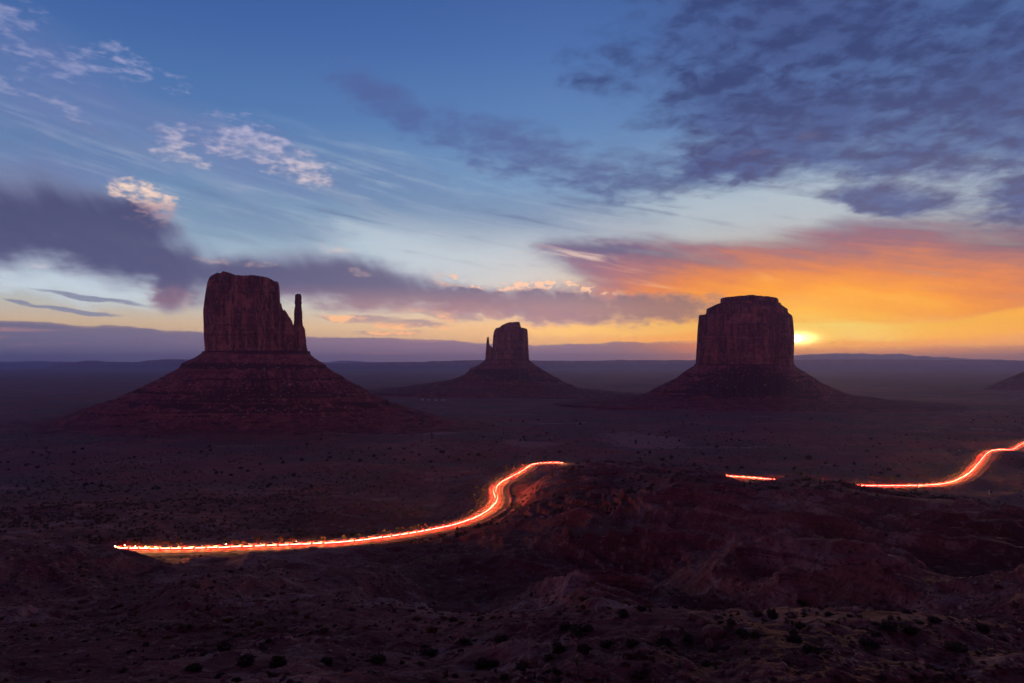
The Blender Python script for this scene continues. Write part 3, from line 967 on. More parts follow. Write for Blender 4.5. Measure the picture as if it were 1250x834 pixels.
# ------------------------------------------------------------------ far mesas
def mesa(label, Y, sky, base_v=446, name='distant_mesa', thick=900, seed=0.0, steep=0.5):
    """long table land: skyline (u, v), cliff over an apron"""
    P = np.array([place(u, v, Y) for u, v in sky])
    zb = -12.0
    n = 260
    xs = np.linspace(P[0, 0], P[-1, 0], n)
    zt = np.interp(xs, P[:, 0], P[:, 2])
    zt = zt + np.abs(zt - 60) * 0.06 * perlin(xs / 260 + seed, np.zeros(n)) + 3 * perlin(xs / 60 + seed, np.ones(n))
    yo = 260 * perlin(xs / 900 + seed, np.full(n, 2.2)) + 120 * ridged(xs / 420 + seed, np.full(n, 0.7), 3)
    h = np.maximum(zt - zb, 3)
    rows = []
    for f, k in ((0, 4.6), (0.22, 2.6), (0.42, 1.2), (0.55, 0.55), (0.6, 0.45), (0.94, 0.2), (1.0, 0.1)):
        rows.append(np.stack([xs, Y + yo - k * h, zb + h * f], 1))
    rows.append(np.stack([xs, Y + yo * 0.5 + thick * 0.5, zt + 1], 1))
    rows.append(np.stack([xs, Y + yo * 0 + thick, zb + 0 * h], 1))
    V = np.concatenate(rows)
    F = grid_faces(len(rows), n)
    me = mesh_from(name, V, F, smooth=False)
    fix_normals(me)
    o = link(name, me, M_TALUS)
    # origin at its foot
    c = np.array([xs.mean(), Y, zb])
    co = np.empty(len(me.vertices) * 3, np.float32); me.vertices.foreach_get('co', co)
    me.vertices.foreach_set('co', (co.reshape(-1, 3) - c).astype(np.float32).ravel()); me.update()
    o.location = c
    tag(o, label, 'mesa', 'far mesas along the horizon')
    return o


mesa('long low table mesa on the left horizon behind the large butte', 14000, [(60, 443.5), (92, 443), (98, 441), (106, 440.2), (112, 441.6), (160, 442.4), (176, 440), (206, 438.6), (222, 438.8), (262, 441.5), (300, 442.8)], seed=0.3)
mesa('flat bluish ridge at the far left end of the horizon', 18500, [(-180, 442), (-60, 442.2), (20, 441.6), (34, 440.6), (42, 441.4), (120, 442), (170, 443)], seed=2.3)
mesa('small pale knob mesa just right of the thin spire on the horizon', 21000, [(360, 442.5), (400, 442), (414, 440.4), (430, 440.6), (446, 442), (520, 441.8), (560, 442)], seed=4.3)
mesa('long mesa rim behind the middle butte on its left side', 13000, [(380, 444.5), (520, 441.8), (527, 440.6), (545, 440.8), (560, 440), (590, 439.6), (640, 439.8), (665, 440.4), (690, 440.6)], seed=5.3)
mesa('long level mesa on the horizon between the middle and right buttes', 14500, [(650, 441), (664, 440.2), (700, 440.6), (740, 440.2), (760, 439.4), (800, 439.8), (860, 439.6), (905, 440)], seed=6.3)
mesa('long dark mesa rim under the sunrise at the right', 13500, [(880, 440.5), (960, 439.4), (1050, 438.8), (1110, 439), (1160, 440), (1180, 439.4), (1260, 440.2), (1400, 440), (1600, 441)], seed=7.3)
mesa('faint pale mountain ridge far behind the mesa under the sunrise', 22000, [(940, 439), (985, 433), (1020, 431.6), (1050, 431.8), (1080, 433), (1103, 431.8), (1114, 433.6), (1122, 435.4), (1136, 434.4), (1146, 436.6), (1160, 436), (1185, 438.2), (1230, 439)], name='distant_mountain', seed=8.3)
def build_hill():
    Y = 3000
    me = fix_normals(talus('dark_hill', Y, [(1268, 447), (1260, 450), (1251, 453.5), (1245, 456), (1238, 459), (1232, 461), (1227, 463.2), (1221, 465.4), (1216, 467)],
                           [(1290, 444), (1310, 447), (1340, 452), (1400, 460), (1480, 468)], nseg=200, nlev=60, seed=5.0, gully=0.8, depth=0.8))
    o = link('dark_hill', me, M_TALUS)
    c = place(1275, 468, Y)
    co = np.empty(len(me.vertices) * 3, np.float32); me.vertices.foreach_get('co', co)
    me.vertices.foreach_set('co', (co.reshape(-1, 3) - c).astype(np.float32).ravel()); me.update()
    o.location = c
    tag(o, 'dark low hill at the right edge of the plain', 'hill')


build_hill()


# ------------------------------------------------------------------ air
def build_haze():
    m = bpy.data.materials.new('dawn haze')
    m.use_nodes = True
    nt = m.node_tree
    nt.nodes.remove(nt.nodes['Principled BSDF'])
    pv = nt.nodes.new('ShaderNodeVolumePrincipled')
    pv.inputs['Color'].default_value = (0.42, 0.50, 1.0, 1)
    pv.inputs['Density'].default_value = HAZE
    pv.inputs['Anisotropy'].default_value = 0.55
    nt.links.new(pv.outputs[0], nt.nodes['Material Output'].inputs['Volume'])
    H, B, T = 26500.0, -40.0, 420.0
    v = [(sx * H, sy * H, z) for z in (B, T) for sy in (-1, 1) for sx in (-1, 1)]
    f = [(0, 2, 3, 1), (4, 5, 7, 6), (0, 1, 5, 4), (2, 6, 7, 3), (0, 4, 6, 2), (1, 3, 7, 5)]
    o = link('haze', mesh_from('haze', v, f, False), m)
    o['kind'] = 'stuff'


HAZE = 0.00006
build_haze()


# ------------------------------------------------------------------ plants and stones
def ground_hit(u, v, y0=30.0, y1=5000.0):
    """where the line of sight through that pixel first meets the land"""
    ys = np.geomspace(y0, y1, 900)
    a, c, d = pix_dir(u, v)
    x = a / c * ys; z = CAM_Z + d / c * ys
    g = land(x, ys)
    k = np.where(z <= g)[0]
    i = k[0] if len(k) else len(ys) - 1
    return np.array([x[i], ys[i], g[i]])


def leaf_material(name, cols_):
    m, N, b = material(name)
    oi = N.new('ShaderNodeObjectInfo')
    g, (x, y, z) = coords(N)
    n = N.noise(N.vec(x, y, z), 0.7, 3, 0.6)
    f = N.m('FRACT', E(N, oi.outputs['Random']) + n * 0.9)
    c = N.ramp(f, [(i / (len(cols_) - 1), c_) for i, c_ in enumerate(cols_)])
    N.put(b.inputs['Base Color'], c)
    return m


M_SAGE = leaf_material('dark sagebrush leaves', [(0.050, 0.055, 0.034), (0.11, 0.105, 0.075), (0.065, 0.068, 0.040), (0.16, 0.13, 0.095)])
M_TUFT = leaf_material('straw and ochre brush', [(0.20, 0.13, 0.065), (0.26, 0.19, 0.095), (0.15, 0.13, 0.07), (0.25, 0.125, 0.06)])
M_ROADBUSH = leaf_material('roadside brush', [(0.10, 0.095, 0.045), (0.17, 0.13, 0.060), (0.075, 0.075, 0.035), (0.20, 0.14, 0.07)])
M_JUNIPER = leaf_material('juniper foliage', [(0.026, 0.034, 0.018), (0.040, 0.048, 0.026), (0.030, 0.040, 0.020)])
M_YUCCA = leaf_material('green yucca leaves', [(0.075, 0.095, 0.030), (0.11, 0.13, 0.045), (0.09, 0.11, 0.04)])
M_BARK = leaf_material('bark', [(0.085, 0.055, 0.040), (0.12, 0.08, 0.06)])
M_STONE = rock_material('loose sandstone', (0.34, 0.18, 0.15), (0.20, 0.09, 0.08), (0.46, 0.29, 0.26), True)


def leaf_clump(rg, n, rad, hgt, size, flat=0.0, holes=True):
    """many little leaf blades in a lumpy dome: arrays of verts, quads"""
    nl = max(3, int(n / 34))
    cc = rg.normal(0, 1, (nl, 3)); cc /= np.linalg.norm(cc, axis=1)[:, None]
    cc *= (0.35 + 0.4 * rg.random((nl, 1)))
    cc[:, 2] = np.abs(cc[:, 2]) * 0.9
    lob = rg.integers(0, nl, n)
    p = rg.normal(0, 1, (n, 3)); p /= np.linalg.norm(p, axis=1)[:, None]
    p *= (0.28 + 0.20 * rg.random((nl, 1)))[lob] * rg.random((n, 1)) ** 0.4
    p = cc[lob] + p
    p[:, 2] = np.maximum(p[:, 2], 0.02 + 0.06 * rg.random(n))
    p = p * np.array([rad, rad, hgt])
    d = p / np.array([rad, rad, hgt]) + rg.normal(0, 0.5, (n, 3)) + np.array([0, 0, 0.4]); d /= np.linalg.norm(d, axis=1)[:, None]
    s = np.cross(d, rg.normal(0, 1, (n, 3))); s /= np.linalg.norm(s, axis=1)[:, None]
    L = size * (0.6 + 0.8 * rg.random((n, 1)))
    W = L * 0.42
    q = np.stack([p - s * W * 0.5, p + s * W * 0.5, p + s * W * 0.35 + d * L, p - s * W * 0.35 + d * L], 1)
    return q.reshape(-1, 3), np.arange(4 * n).reshape(-1, 4)


def bush_mesh(name, seed, n, rad, hgt, size):
    rg = np.random.default_rng(seed)
    v, f = leaf_clump(rg, n, rad, hgt, size)
    return mesh_from(name, v, f, False)


def stone_mesh(name, seed, sub=2):
    bm = bmesh.new()
    bmesh.ops.create_icosphere(bm, subdivisions=sub, radius=0.5)
    rg = np.random.default_rng(seed)
    sc_ = np.array([1.25, 0.9, 0.62]) * (0.8 + 0.4 * rg.random(3))
    pl = rg.normal(0, 1, (7, 3)); pl /= np.linalg.norm(pl, axis=1)[:, None]
    off = rg.uniform(0.24, 0.42, 7)
    for v in bm.verts:
        c = np.array(v.co)
        for k in range(7):
            t = c @ pl[k] - off[k]
            if t > 0:
                c = c - pl[k] * t * 0.92
        c = c * sc_ + 0.02 * rg.normal(0, 1, 3)
        v.co = c
    me = bpy.data.meshes.new(name)
    bm.to_mesh(me); bm.free()
    return me


def scatter(n, rgen, umin, umax, y0, y1, ok=None, power=1.0):
    out = []
    while len(out) < n:
        k = 4000
        Y = np.exp(rgen.uniform(math.log(y0), math.log(y1), k)) if power else rgen.uniform(y0, y1, k)
        u = rgen.uniform(umin, umax, k)
        X = (u - 625) / FPX * Y
        keep = np.ones(k, bool) if ok is None else ok(X, Y, rgen)
        d, _ = road_near(X, Y)
        keep &= d > HALF + 2.2
        for x, y in zip(X[keep], Y[keep]):
            out.append((x, y))
    out = np.array(out[:n])
    return out[:, 0], out[:, 1], land(out[:, 0], out[:, 1])


class Kind:
    """a kind of single-mesh thing: the first placed, then copies that share its mesh"""
    def __init__(self, name, meshes, mat):
        self.name, self.meshes, self.mat = name, meshes, mat
        for me in meshes:
            me.materials.append(mat)

    def put(self, x, y, z, size, label, cat, group, rg, squash=1.0):
        o = bpy.data.objects.new(self.name, self.meshes[int(rg.integers(len(self.meshes)))])
        COL.objects.link(o)
        o.location = (x, y, z - 0.03)
        o.rotation_euler = (0, 0, rg.uniform(0, 6.28))
        o.scale = (size, size * rg.uniform(0.85, 1.15), size * squash * rg.uniform(0.85, 1.15))
        return tag(o, label, cat, group)


rg = np.random.default_rng(42)
# dark sage on the terrace nearest the viewer
sage = Kind('sagebrush', [bush_mesh('sagebrush', 100 + i, 380 + 60 * i, 0.38 + 0.05 * i, 0.36 + 0.06 * ((i * 3) % 5), 0.30) for i in range(5)], M_SAGE)
for u, v, s in [(690, 770, 1.5), (705, 776, 1.3), (718, 773, 1.0), (760, 754, 1.2), (783, 745, 1.0), (925, 753, 0.9), (942, 754, 1.2), (965, 755, 0.9), (978, 739, 1.5), (1012, 752, 1.0), (905, 778, 1.2), (921, 779, 1.2), (893, 764, 0.9), (978, 768, 1.0),
                (840, 785, 1.1), (462, 808, 1.5), (525, 800, 1.6), (567, 786, 1.1), (612, 783, 1.6), (682, 797, 1.4), (714, 795, 1.1), (740, 790, 1.3), (772, 788, 1.2), (812, 790, 1.5), (968, 783, 1.4), (990, 797, 1.5), (1060, 790, 1.5), (1085, 770, 1.6), (1110, 775, 1.4),
                (272, 792, 1.3), (236, 820, 1.4), (300, 812, 1.6), (340, 815, 1.5), (400, 810, 1.2), (590, 815, 1.5), (640, 820, 1.4), (1140, 760, 1.3), (1165, 795, 1.6), (1200, 770, 1.4)]:
    p = ground_hit(u, v)
    sage.put(*p, s, 'dark rounded sagebrush on the sandy terrace nearest the viewer', 'shrub', 'sagebrush on the near terrace', rg, 0.85)
X, Y, Z = scatter(110, rg, 30, 1240, 48, 92)
for x, y, z in zip(X, Y, Z):
    sage.put(x, y, z, rg.uniform(0.3, 1.0), 'dark rounded sagebrush on the sandy terrace nearest the viewer', 'shrub', 'sagebrush on the near terrace', rg, 0.85)
# straw tufts on the gullied slopes
tuft = Kind('desert_tuft', [bush_mesh('desert_tuft', 200 + i, 300, 0.6, 0.6, 0.24) for i in range(5)], M_TUFT)
X, Y, Z = scatter(285, rg, -20, 1270, 88, 330, lambda x, y, g: fbm(x / 45, y / 45, octv=2) + g.uniform(-0.5, 0.5, len(x)) > -0.1)
for x, y, z in zip(X, Y, Z):
    tuft.put(x, y, z, rg.uniform(0.6, 1.35), 'pale straw coloured tuft on the dark gullied slopes below the rim', 'shrub', 'straw tufts on the gullied slopes', rg, 0.8)
# brush along the road, caught by the cars' added lamps
verge = Kind('roadside_shrub', [bush_mesh('roadside_shrub', 300 + i, 240, 0.65, 0.75, 0.26) for i in range(5)], M_ROADBUSH)
T_ = np.gradient(ROAD[:, :2], axis=0); T_ /= np.linalg.norm(T_, axis=1)[:, None]
for i in range(280):
    k = int(rg.integers(0, len(ROAD)))
    sd = 1 if rg.random() < 0.55 else -1
    off = HALF + 1.6 + abs(rg.normal(0, 4.5))
    x = ROAD[k, 0] - T_[k, 1] * off * sd; y = ROAD[k, 1] + T_[k, 0] * off * sd
    d, _ = road_near(np.array([x]), np.array([y]))
    if d[0] < HALF + 1.0:
        continue
    verge.put(x, y, float(land(x, y)), rg.uniform(0.7, 1.7), 'low dry shrub on the verge of the lit dirt road', 'shrub', 'roadside shrubs', rg, 0.9)

# junipers on the plain beyond the road
M_JUNIPER, M_BARK
JP = []
for s in range(4):
    r2 = np.random.default_rng(400 + s)
    v, f = leaf_clump(r2, 520, 1.55, 2.2, 0.42)
    v[:, 2] += 0.35
    crown = mesh_from('crown', v, f, False); crown.materials.append(M_JUNIPER)
    bm = bmesh.new()
    for k in range(3):
        a = k * 2.1 + s
        m0 = bmesh.ops.create_cone(bm, cap_ends=True, segments=7, radius1=0.17, radius2=0.07, depth=1.5)
        for vv in m0['verts']:
            t = vv.co.z / 1.5 + 0.5
            vv.co.z += 0.70
            vv.co.x += math.cos(a) * t * 0.5; vv.co.y += math.sin(a) * t * 0.5
    trunk = bpy.data.meshes.new('trunk'); bm.to_mesh(trunk); bm.free(); trunk.materials.append(M_BARK)
    JP.append((crown, trunk))


def juniper(x, y, z, s, label, group):
    r = bpy.data.objects.new('juniper_tree', None); COL.objects.link(r)
    r.location = (x, y, z - 0.1); r.scale = (s, s, s * rg.uniform(0.85, 1.15)); r.rotation_euler = (0, 0, rg.uniform(0, 6.28))
    tag(r, label, 'tree', group)
    c, t = JP[int(rg.integers(4))]
    link('crown', c, None, r); link('trunk', t, None, r)


for u, v, s in [(476, 549, 1.1), (515, 540, .9), (533, 549, 1.1), (538, 553, 1.2), (548, 560, 1.0), (560, 563, 1.2), (572, 556, 1.0), (584, 557, 1.6), (526, 565, 1.0), (450, 548, 1.0), (430, 552, 1.0), (493, 563, 1.1), (528, 572, 0.9), (628, 560, 1.0), (665, 560, 1.3), (645, 555, .9), (683, 553, 1.2),
                (875, 547, 1.3), (887, 540, 1.0), (903, 539, 1.0), (958, 561, 0.9), (987, 562, 1.9), (878, 560, .9), (1085, 575, 1.3), (1100, 541, .9), (935, 525, 1.0), (1020, 522, 0.9), (1074, 543, 1.0), (1190, 560, 0.8), (1244, 525, .9)]:
    p = ground_hit(u, v, 380)
    juniper(*p, s * 1.3, 'dark bushy juniper standing just beyond the dirt road', 'junipers just beyond the road')
X, Y, Z = scatter(240, rg, -30, 1280, 600, 1500, lambda x, y, g: fbm(x / 160, y / 160, octv=2) + g.uniform(-0.4, 0.4, len(x)) > 0.12)
for x, y, z in zip(X, Y, Z):
    juniper(x, y, z, rg.uniform(0.8, 1.7), 'small dark juniper dotted on the plain before the buttes', 'junipers dotted on the plain')

# low scrub nobody could count
def stuff_mesh(name, X, Y, Z, protos, smin, smax, mat, rg_, label=None, zoff=-0.03):
    vs, fs, n = [], [], 0
    for x, y, z in zip(X, Y, Z):
        v, f = protos[int(rg_.integers(len(protos)))]
        a = rg_.uniform(0, 6.28); s = rg_.uniform(smin, smax)
        c_, s_ = math.cos(a) * s, math.sin(a) * s
        w_ = np.stack([v[:, 0] * c_ - v[:, 1] * s_ + x, v[:, 0] * s_ + v[:, 1] * c_ + y, v[:, 2] * s + z + zoff], 1)
        vs.append(w_); fs.append(f + n); n += len(v)
    o = link(name, mesh_from(name, np.concatenate(vs), np.concatenate(fs), False), mat)
    o['kind'] = 'stuff'
    return o


protos = [leaf_clump(np.random.default_rng(500 + i), 60, 0.55, 0.55, 0.38) for i in range(6)]
X, Y, Z = scatter(13000, rg, -60, 1310, 330, 1900, lambda x, y, g: fbm(x / 120, y / 120, octv=3) + g.uniform(-0.6, 0.6, len(x)) > 0.05)
stuff_mesh('desert_scrub', X, Y, Z, protos, 0.7, 2.3, leaf_material('grey sage scrub', [(0.05, 0.05, 0.032), (0.08, 0.075, 0.05), (0.13, 0.095, 0.06)]), rg)
protos = [leaf_clump(np.random.default_rng(520 + i), 46, 0.4, 0.4, 0.22) for i in range(6)]
X, Y, Z = scatter(2600, rg, -60, 1310, 46, 330, lambda x, y, g: fbm(x / 50, y / 50, octv=3) + g.uniform(-0.5, 0.5, len(x)) > 0.0)
stuff_mesh('dry_grass', X, Y, Z, protos, 0.35, 1.0, leaf_material('dry slope grass', [(0.10, 0.075, 0.045), (0.16, 0.11, 0.06), (0.06, 0.05, 0.03)]), rg)

# stones: the large ones each, the gravel as one
stone = Kind('sandstone_boulder', [stone_mesh('sandstone_boulder', 600 + i) for i in range(6)], M_STONE)
for u, v, s in [(850, 759, 2.2), (872, 776, 2.6), (858, 762, 1.6), (1135, 731, 2.0), (262, 752, 2.6), (250, 745, 2.4), (258, 766, 2.0), (290, 742, 2.0), (966, 754, 1.5)]:
    p = ground_hit(u, v)
    stone.put(p[0], p[1], p[2] + s * 0.12, s, 'angular sandstone boulder on the slopes and terrace below the viewpoint', 'boulder', 'loose sandstone boulders', rg)
X, Y, Z = scatter(200, rg, -20, 1270, 60, 320, lambda x, y, g: fbm(x / 35 + 9, y / 35, octv=2) + g.uniform(-0.3, 0.3, len(x)) > 0.25)
for x, y, z in zip(X, Y, Z):
    s = rg.uniform(0.7, 1.9)
    stone.put(x, y, z + s * 0.1, s, 'angular sandstone boulder on the slopes and terrace below the viewpoint', 'boulder', 'loose sandstone boulders', rg)
protos = []
for i in range(5):
    me = stone_mesh('tmp', 650 + i, 1)
    v = np.array([tuple(q.co) for q in me.vertices]); f = np.array([tuple(p.vertices) for p in me.polygons])
    protos.append((v, f)); bpy.data.meshes.remove(me)
X, Y, Z = scatter(9000, rg, -40, 1290, 48, 420, lambda x, y, g: fbm(x / 30 + 9, y / 30, octv=3) + g.uniform(-0.4, 0.4, len(x)) > 0.1)
stuff_mesh('stones', X, Y, Z, protos, 0.25, 1.05, M_STONE, rg, zoff=0.04)
# fallen blocks on the butte slopes
def blocks(root, name, n, seed):
    r2 = np.random.default_rng(seed)
    tal = [c for c in root.children if c.name.startswith('talus')][0]
    me = tal.data
    co = np.empty(len(me.vertices) * 3, np.float32); me.vertices.foreach_get('co', co); co = co.reshape(-1, 3)
    top = co[:, 2].max()
    ok = np.where((co[:, 1] < 40) & (co[:, 2] > 0) & (co[:, 2] < top - 14))[0]
    k = r2.choice(ok, n)
    vs, fs, m = [], [], 0
    for i in k:
        v, f = protos[int(r2.integers(5))]
        s = r2.uniform(1.2, 4.2) if r2.random() < 0.85 else r2.uniform(4, 7.5)
        vs.append(v * s + co[i]); fs.append(f + m); m += len(v)
    o = link('fallen_rocks', mesh_from('fallen_rocks', np.concatenate(vs), np.concatenate(fs), False), M_STONE, root)
    o['kind'] = 'stuff'


blocks(w, '', 900, 1); blocks(e_, '', 500, 2); blocks(r_, '', 800, 3)

# a few green stalks close to the viewer
def yucca_mesh(seed):
    r2 = np.random.default_rng(seed)
    vs, fs = [], []
    for k in range(26):
        a = r2.uniform(0, 6.28); t = r2.uniform(0.15, 0.9); L = r2.uniform(0.35, 0.7) if k > 4 else r2.uniform(1.0, 1.5)
        if k <= 4: t *= 0.5
        p = np.array([0, 0, 0.0]); n = len(vs) * 0
        d = np.array([math.cos(a) * math.sin(t), math.sin(a) * math.sin(t), math.cos(t)])
        sd = np.array([-math.sin(a), math.cos(a), 0]) * 0.022
        b0 = len(vs)
        for j in range(4):
            q = d * L * j / 3 + np.array([0, 0, -0.12 * L * (j / 3) ** 2])
            wd = sd * (1 - j / 3.4)
            vs += [q - wd, q + wd]
        for j in range(3):
            fs.append((b0 + 2 * j, b0 + 2 * j + 1, b0 + 2 * j + 3, b0 + 2 * j + 2))
    return mesh_from('yucca', np.array(vs), np.array(fs), False)


yuc = Kind('yucca', [yucca_mesh(i) for i in range(3)], M_YUCCA)
for u, v, s in [(888, 812, 1.6), (910, 800, 1.4), (874, 818, 1.3), (676, 822, 1.8), (704, 812, 1.5), (830, 818, 1.2)]:
    p = ground_hit(u, v)
    yuc.put(*p, s, 'thin green yucca with upright stalks at the front edge of the terrace', 'yucca', 'yuccas at the front edge', rg)


# ------------------------------------------------------------------ vehicles
def paint(name, c, rough=0.35, metal=0.0):
    m, N, b = material(name, rough)
    g, (x, y, z) = coords(N)
    n = N.noise(N.vec(x, y, z), 2.5, 3, 0.6)
    N.put(b.inputs['Base Color'], N.mix(N.step(n, 0.45, 0.7) * 0.4, c, (0.30, 0.18, 0.13)))     # road dust
    b.inputs['Specular IOR Level'].default_value = 0.5
    b.inputs['Metallic'].default_value = metal
    return m


def lamp_material(name, c, s):
    m = bpy.data.materials.new(name)
    m.use_nodes = True
    b = m.node_tree.nodes['Principled BSDF']
    b.inputs['Base Color'].default_value = (*c, 1)
    b.inputs['Emission Color'].default_value = (*c, 1)
    b.inputs['Emission Strength'].default_value = s
    return m


PAINTS = [paint('white car paint', (0.70, 0.70, 0.68)), paint('silver car paint', (0.42, 0.42, 0.43), 0.3, 0.5), paint('red car paint', (0.30, 0.02, 0.02)), paint('sand car paint', (0.42, 0.33, 0.24)), paint('dark blue car paint', (0.02, 0.03, 0.06))]
M_GLASS = paint('dark car glass', (0.02, 0.022, 0.026), 0.08)
M_TYRE = paint('tyre rubber', (0.025, 0.024, 0.024), 0.85)
M_RIM = paint('wheel rim', (0.35, 0.35, 0.36), 0.35, 0.8)
M_HEAD = lamp_material('lit headlamp', (1.0, 0.55, 0.24), HEAD_POWER)
M_TAIL = lamp_material('lit tail lamp', (1.0, 0.0060, 0.0050), TAIL_POWER)
M_HEAD_OFF = paint('unlit headlamp', (0.5, 0.5, 0.5), 0.1)
M_TAIL_OFF = paint('unlit tail lamp', (0.20, 0.01, 0.01), 0.2)


M_AMBER = lamp_material('added amber glow strip', (1.0, 0.34, 0.10), AMBER_POWER)  # glowing strip added to the cars to light the road beside them
M_STRIP = lamp_material('added red glow strip', (1.0, 0.011, 0.011), STRIP_POWER)  # red glow added along the cars so their lamps join into one line


def ext(profile, w_low, w_top, z_lo, z_hi, bev=0.05):
    """side profile (x, z) given thickness: narrower towards its top"""
    bm = bmesh.new()
    L, Rr = [], []
    for x, z in profile:
        t = min(max((z - z_lo) / max(z_hi - z_lo, 1e-3), 0), 1)
        hw = (w_low + (w_top - w_low) * t) / 2
        L.append(bm.verts.new((x, hw, z))); Rr.append(bm.verts.new((x, -hw, z)))
    bm.faces.new(L); bm.faces.new(Rr[::-1])
    n = len(profile)
    for i in range(n):
        bm.faces.new((L[i], Rr[i], Rr[(i + 1) % n], L[(i + 1) % n]))
    bmesh.ops.recalc_face_normals(bm, faces=bm.faces)
    if bev:
        bmesh.ops.bevel(bm, geom=list(bm.edges), offset=bev, segments=2, affect='EDGES', profile=0.6)
    return bm


def bm_mesh(name, bm, mat):
    me = bpy.data.meshes.new(name); bm.to_mesh(me); bm.free(); me.materials.append(mat)
    me.polygons.foreach_set('use_smooth', np.zeros(len(me.polygons), bool))
    return me


def wheel_mesh(name, r, wd, mat):
    bm = bmesh.new()
    bmesh.ops.create_cone(bm, cap_ends=True, segments=18, radius1=r, radius2=r, depth=wd)
    for v in bm.verts:
        v.co = (v.co.x, v.co.z, v.co.y)
    bmesh.ops.recalc_face_normals(bm, faces=bm.faces)
    bmesh.ops.bevel(bm, geom=[e for e in bm.edges if len(e.link_faces) == 2 and any(len(f.verts) > 4 for f in e.link_faces)], offset=0.04, segments=2, affect='EDGES')
    return bm_mesh(name, bm, mat)


WHEEL = wheel_mesh('wheel', 0.34, 0.22, M_TYRE)
RIM = wheel_mesh('rim', 0.20, 0.235, M_RIM)


def box_mesh(name, x0, x1, y0, y1, z0, z1, mat, bev=0.02):
    bm = bmesh.new()
    bmesh.ops.create_cube(bm, size=1)
    for v in bm.verts:
        v.co = (x0 + (v.co.x + .5) * (x1 - x0), y0 + (v.co.y + .5) * (y1 - y0), z0 + (v.co.z + .5) * (z1 - z0))
    bmesh.ops.bevel(bm, geom=list(bm.edges), offset=bev, segments=2, affect='EDGES')
    return bm_mesh(name, bm, mat)


SHAPES = {
    'suv': dict(body=[(-2.2, .42), (-2.25, .75), (-2.22, 1.02), (-1.0, 1.06), (1.05, 1.04), (1.9, .98), (2.2, .86), (2.25, .6), (2.2, .4), (1.85, .32), (-1.85, .32)],
                cab=[(-2.12, 1.03), (-2.0, 1.62), (-1.8, 1.70), (-.2, 1.72), (.25, 1.66), (1.0, 1.03)], wx=1.38),
    'sedan': dict(body=[(-2.25, .40), (-2.3, .7), (-2.2, .96), (-1.3, .98), (.95, .96), (1.9, .86), (2.2, .74), (2.28, .5), (2.2, .34), (1.85, .28), (-1.85, .28)],
                  cab=[(-1.75, .96), (-1.1, 1.36), (-.8, 1.42), (.0, 1.43), (.3, 1.38), (1.05, .95)], wx=1.36),
    'pickup': dict(body=[(-2.6, .50), (-2.65, .8), (-2.62, 1.08), (-.7, 1.10), (1.25, 1.10), (2.3, 1.04), (2.55, .95), (2.6, .62), (2.5, .44), (2.1, .36), (-2.1, .36)],
                   cab=[(-.85, 1.08), (-.75, 1.66), (-.55, 1.76), (.35, 1.77), (.65, 1.72), (1.3, 1.08)], wx=1.62),
}
CARS = {}
for nm, S in SHAPES.items():
    cz0, cz1 = min(z for x, z in S['cab']), max(z for x, z in S['cab'])
    front, rear = max(x for x, z in S['body']), min(x for x, z in S['body'])
    hz = 0.70 if nm != 'pickup' else 0.82
    d = dict(wx=S['wx'])
    d['windows'] = bm_mesh('windows', ext(S['cab'], 1.62, 1.22, cz0, cz1, 0.06), M_GLASS)
    rf = [(x, z) for x, z in S['cab'] if z > cz1 - 0.14]
    roof = [(min(x for x, z in rf) + .04, cz1 - .05), (min(x for x, z in rf) + .14, cz1 + .03), (max(x for x, z in rf) - .3, cz1 + .03), (max(x for x, z in rf) - .08, cz1 - .05)]
    d['roof'] = ext(roof, 1.34, 1.24, cz1 - .05, cz1 + .03, 0.015)
    zb = cz1 + .03
    d['bar'] = box_mesh('added_roof_bar', .0, .14, -.5, .5, zb + .02, zb + .12, M_TYRE)  # bar added to carry the made-up lamp above the roof
    d['body'] = [bm_mesh('body', ext(S['body'], 1.84, 1.74, .3, 1.1, 0.06), p) for p in PAINTS]
    rfm = []
    for p in PAINTS:
        rfm.append(bm_mesh('roof', d['roof'].copy(), p if p in (PAINTS[4], PAINTS[2]) else M_GLASS))
    d['roof'] = rfm
    d['strip'] = [box_mesh('added_side_light', rear + .02, front - .02, s * .925 - .03, s * .925 + .03, .52, .60, M_STRIP) for s in (1, -1)]
    d['strip'] += [box_mesh('added_amber_light', rear + .10, front - .10, s * .905 - .03, s * .905 + .03, .84, .885, M_AMBER) for s in (1, -1)]
    for lit in (True, False):
        hm, tm = (M_HEAD, M_TAIL) if lit else (M_HEAD_OFF, M_TAIL_OFF)
        d['head', lit] = [box_mesh('headlight', front - .36, front + .03, s * .74 - .20, s * .74 + .20, hz - .09, hz + .09, hm) for s in (1, -1)]
        d['tail', lit] = [box_mesh('tail_light', rear - .03, rear + .30, s * .80 - .14, s * .80 + .14, hz + .02, hz + .30, tm) for s in (1, -1)]
    CARS[nm] = d


BEAM = bpy.data.lights.new('added_roof_lamp', 'SPOT')  # lamp added over every roof to light the road and verges
BEAM.energy = BEAM_POWER; BEAM.color = (1.0, 0.50, 0.15); BEAM.spot_size = R(178); BEAM.spot_blend = 0.3; BEAM.shadow_soft_size = 0.15


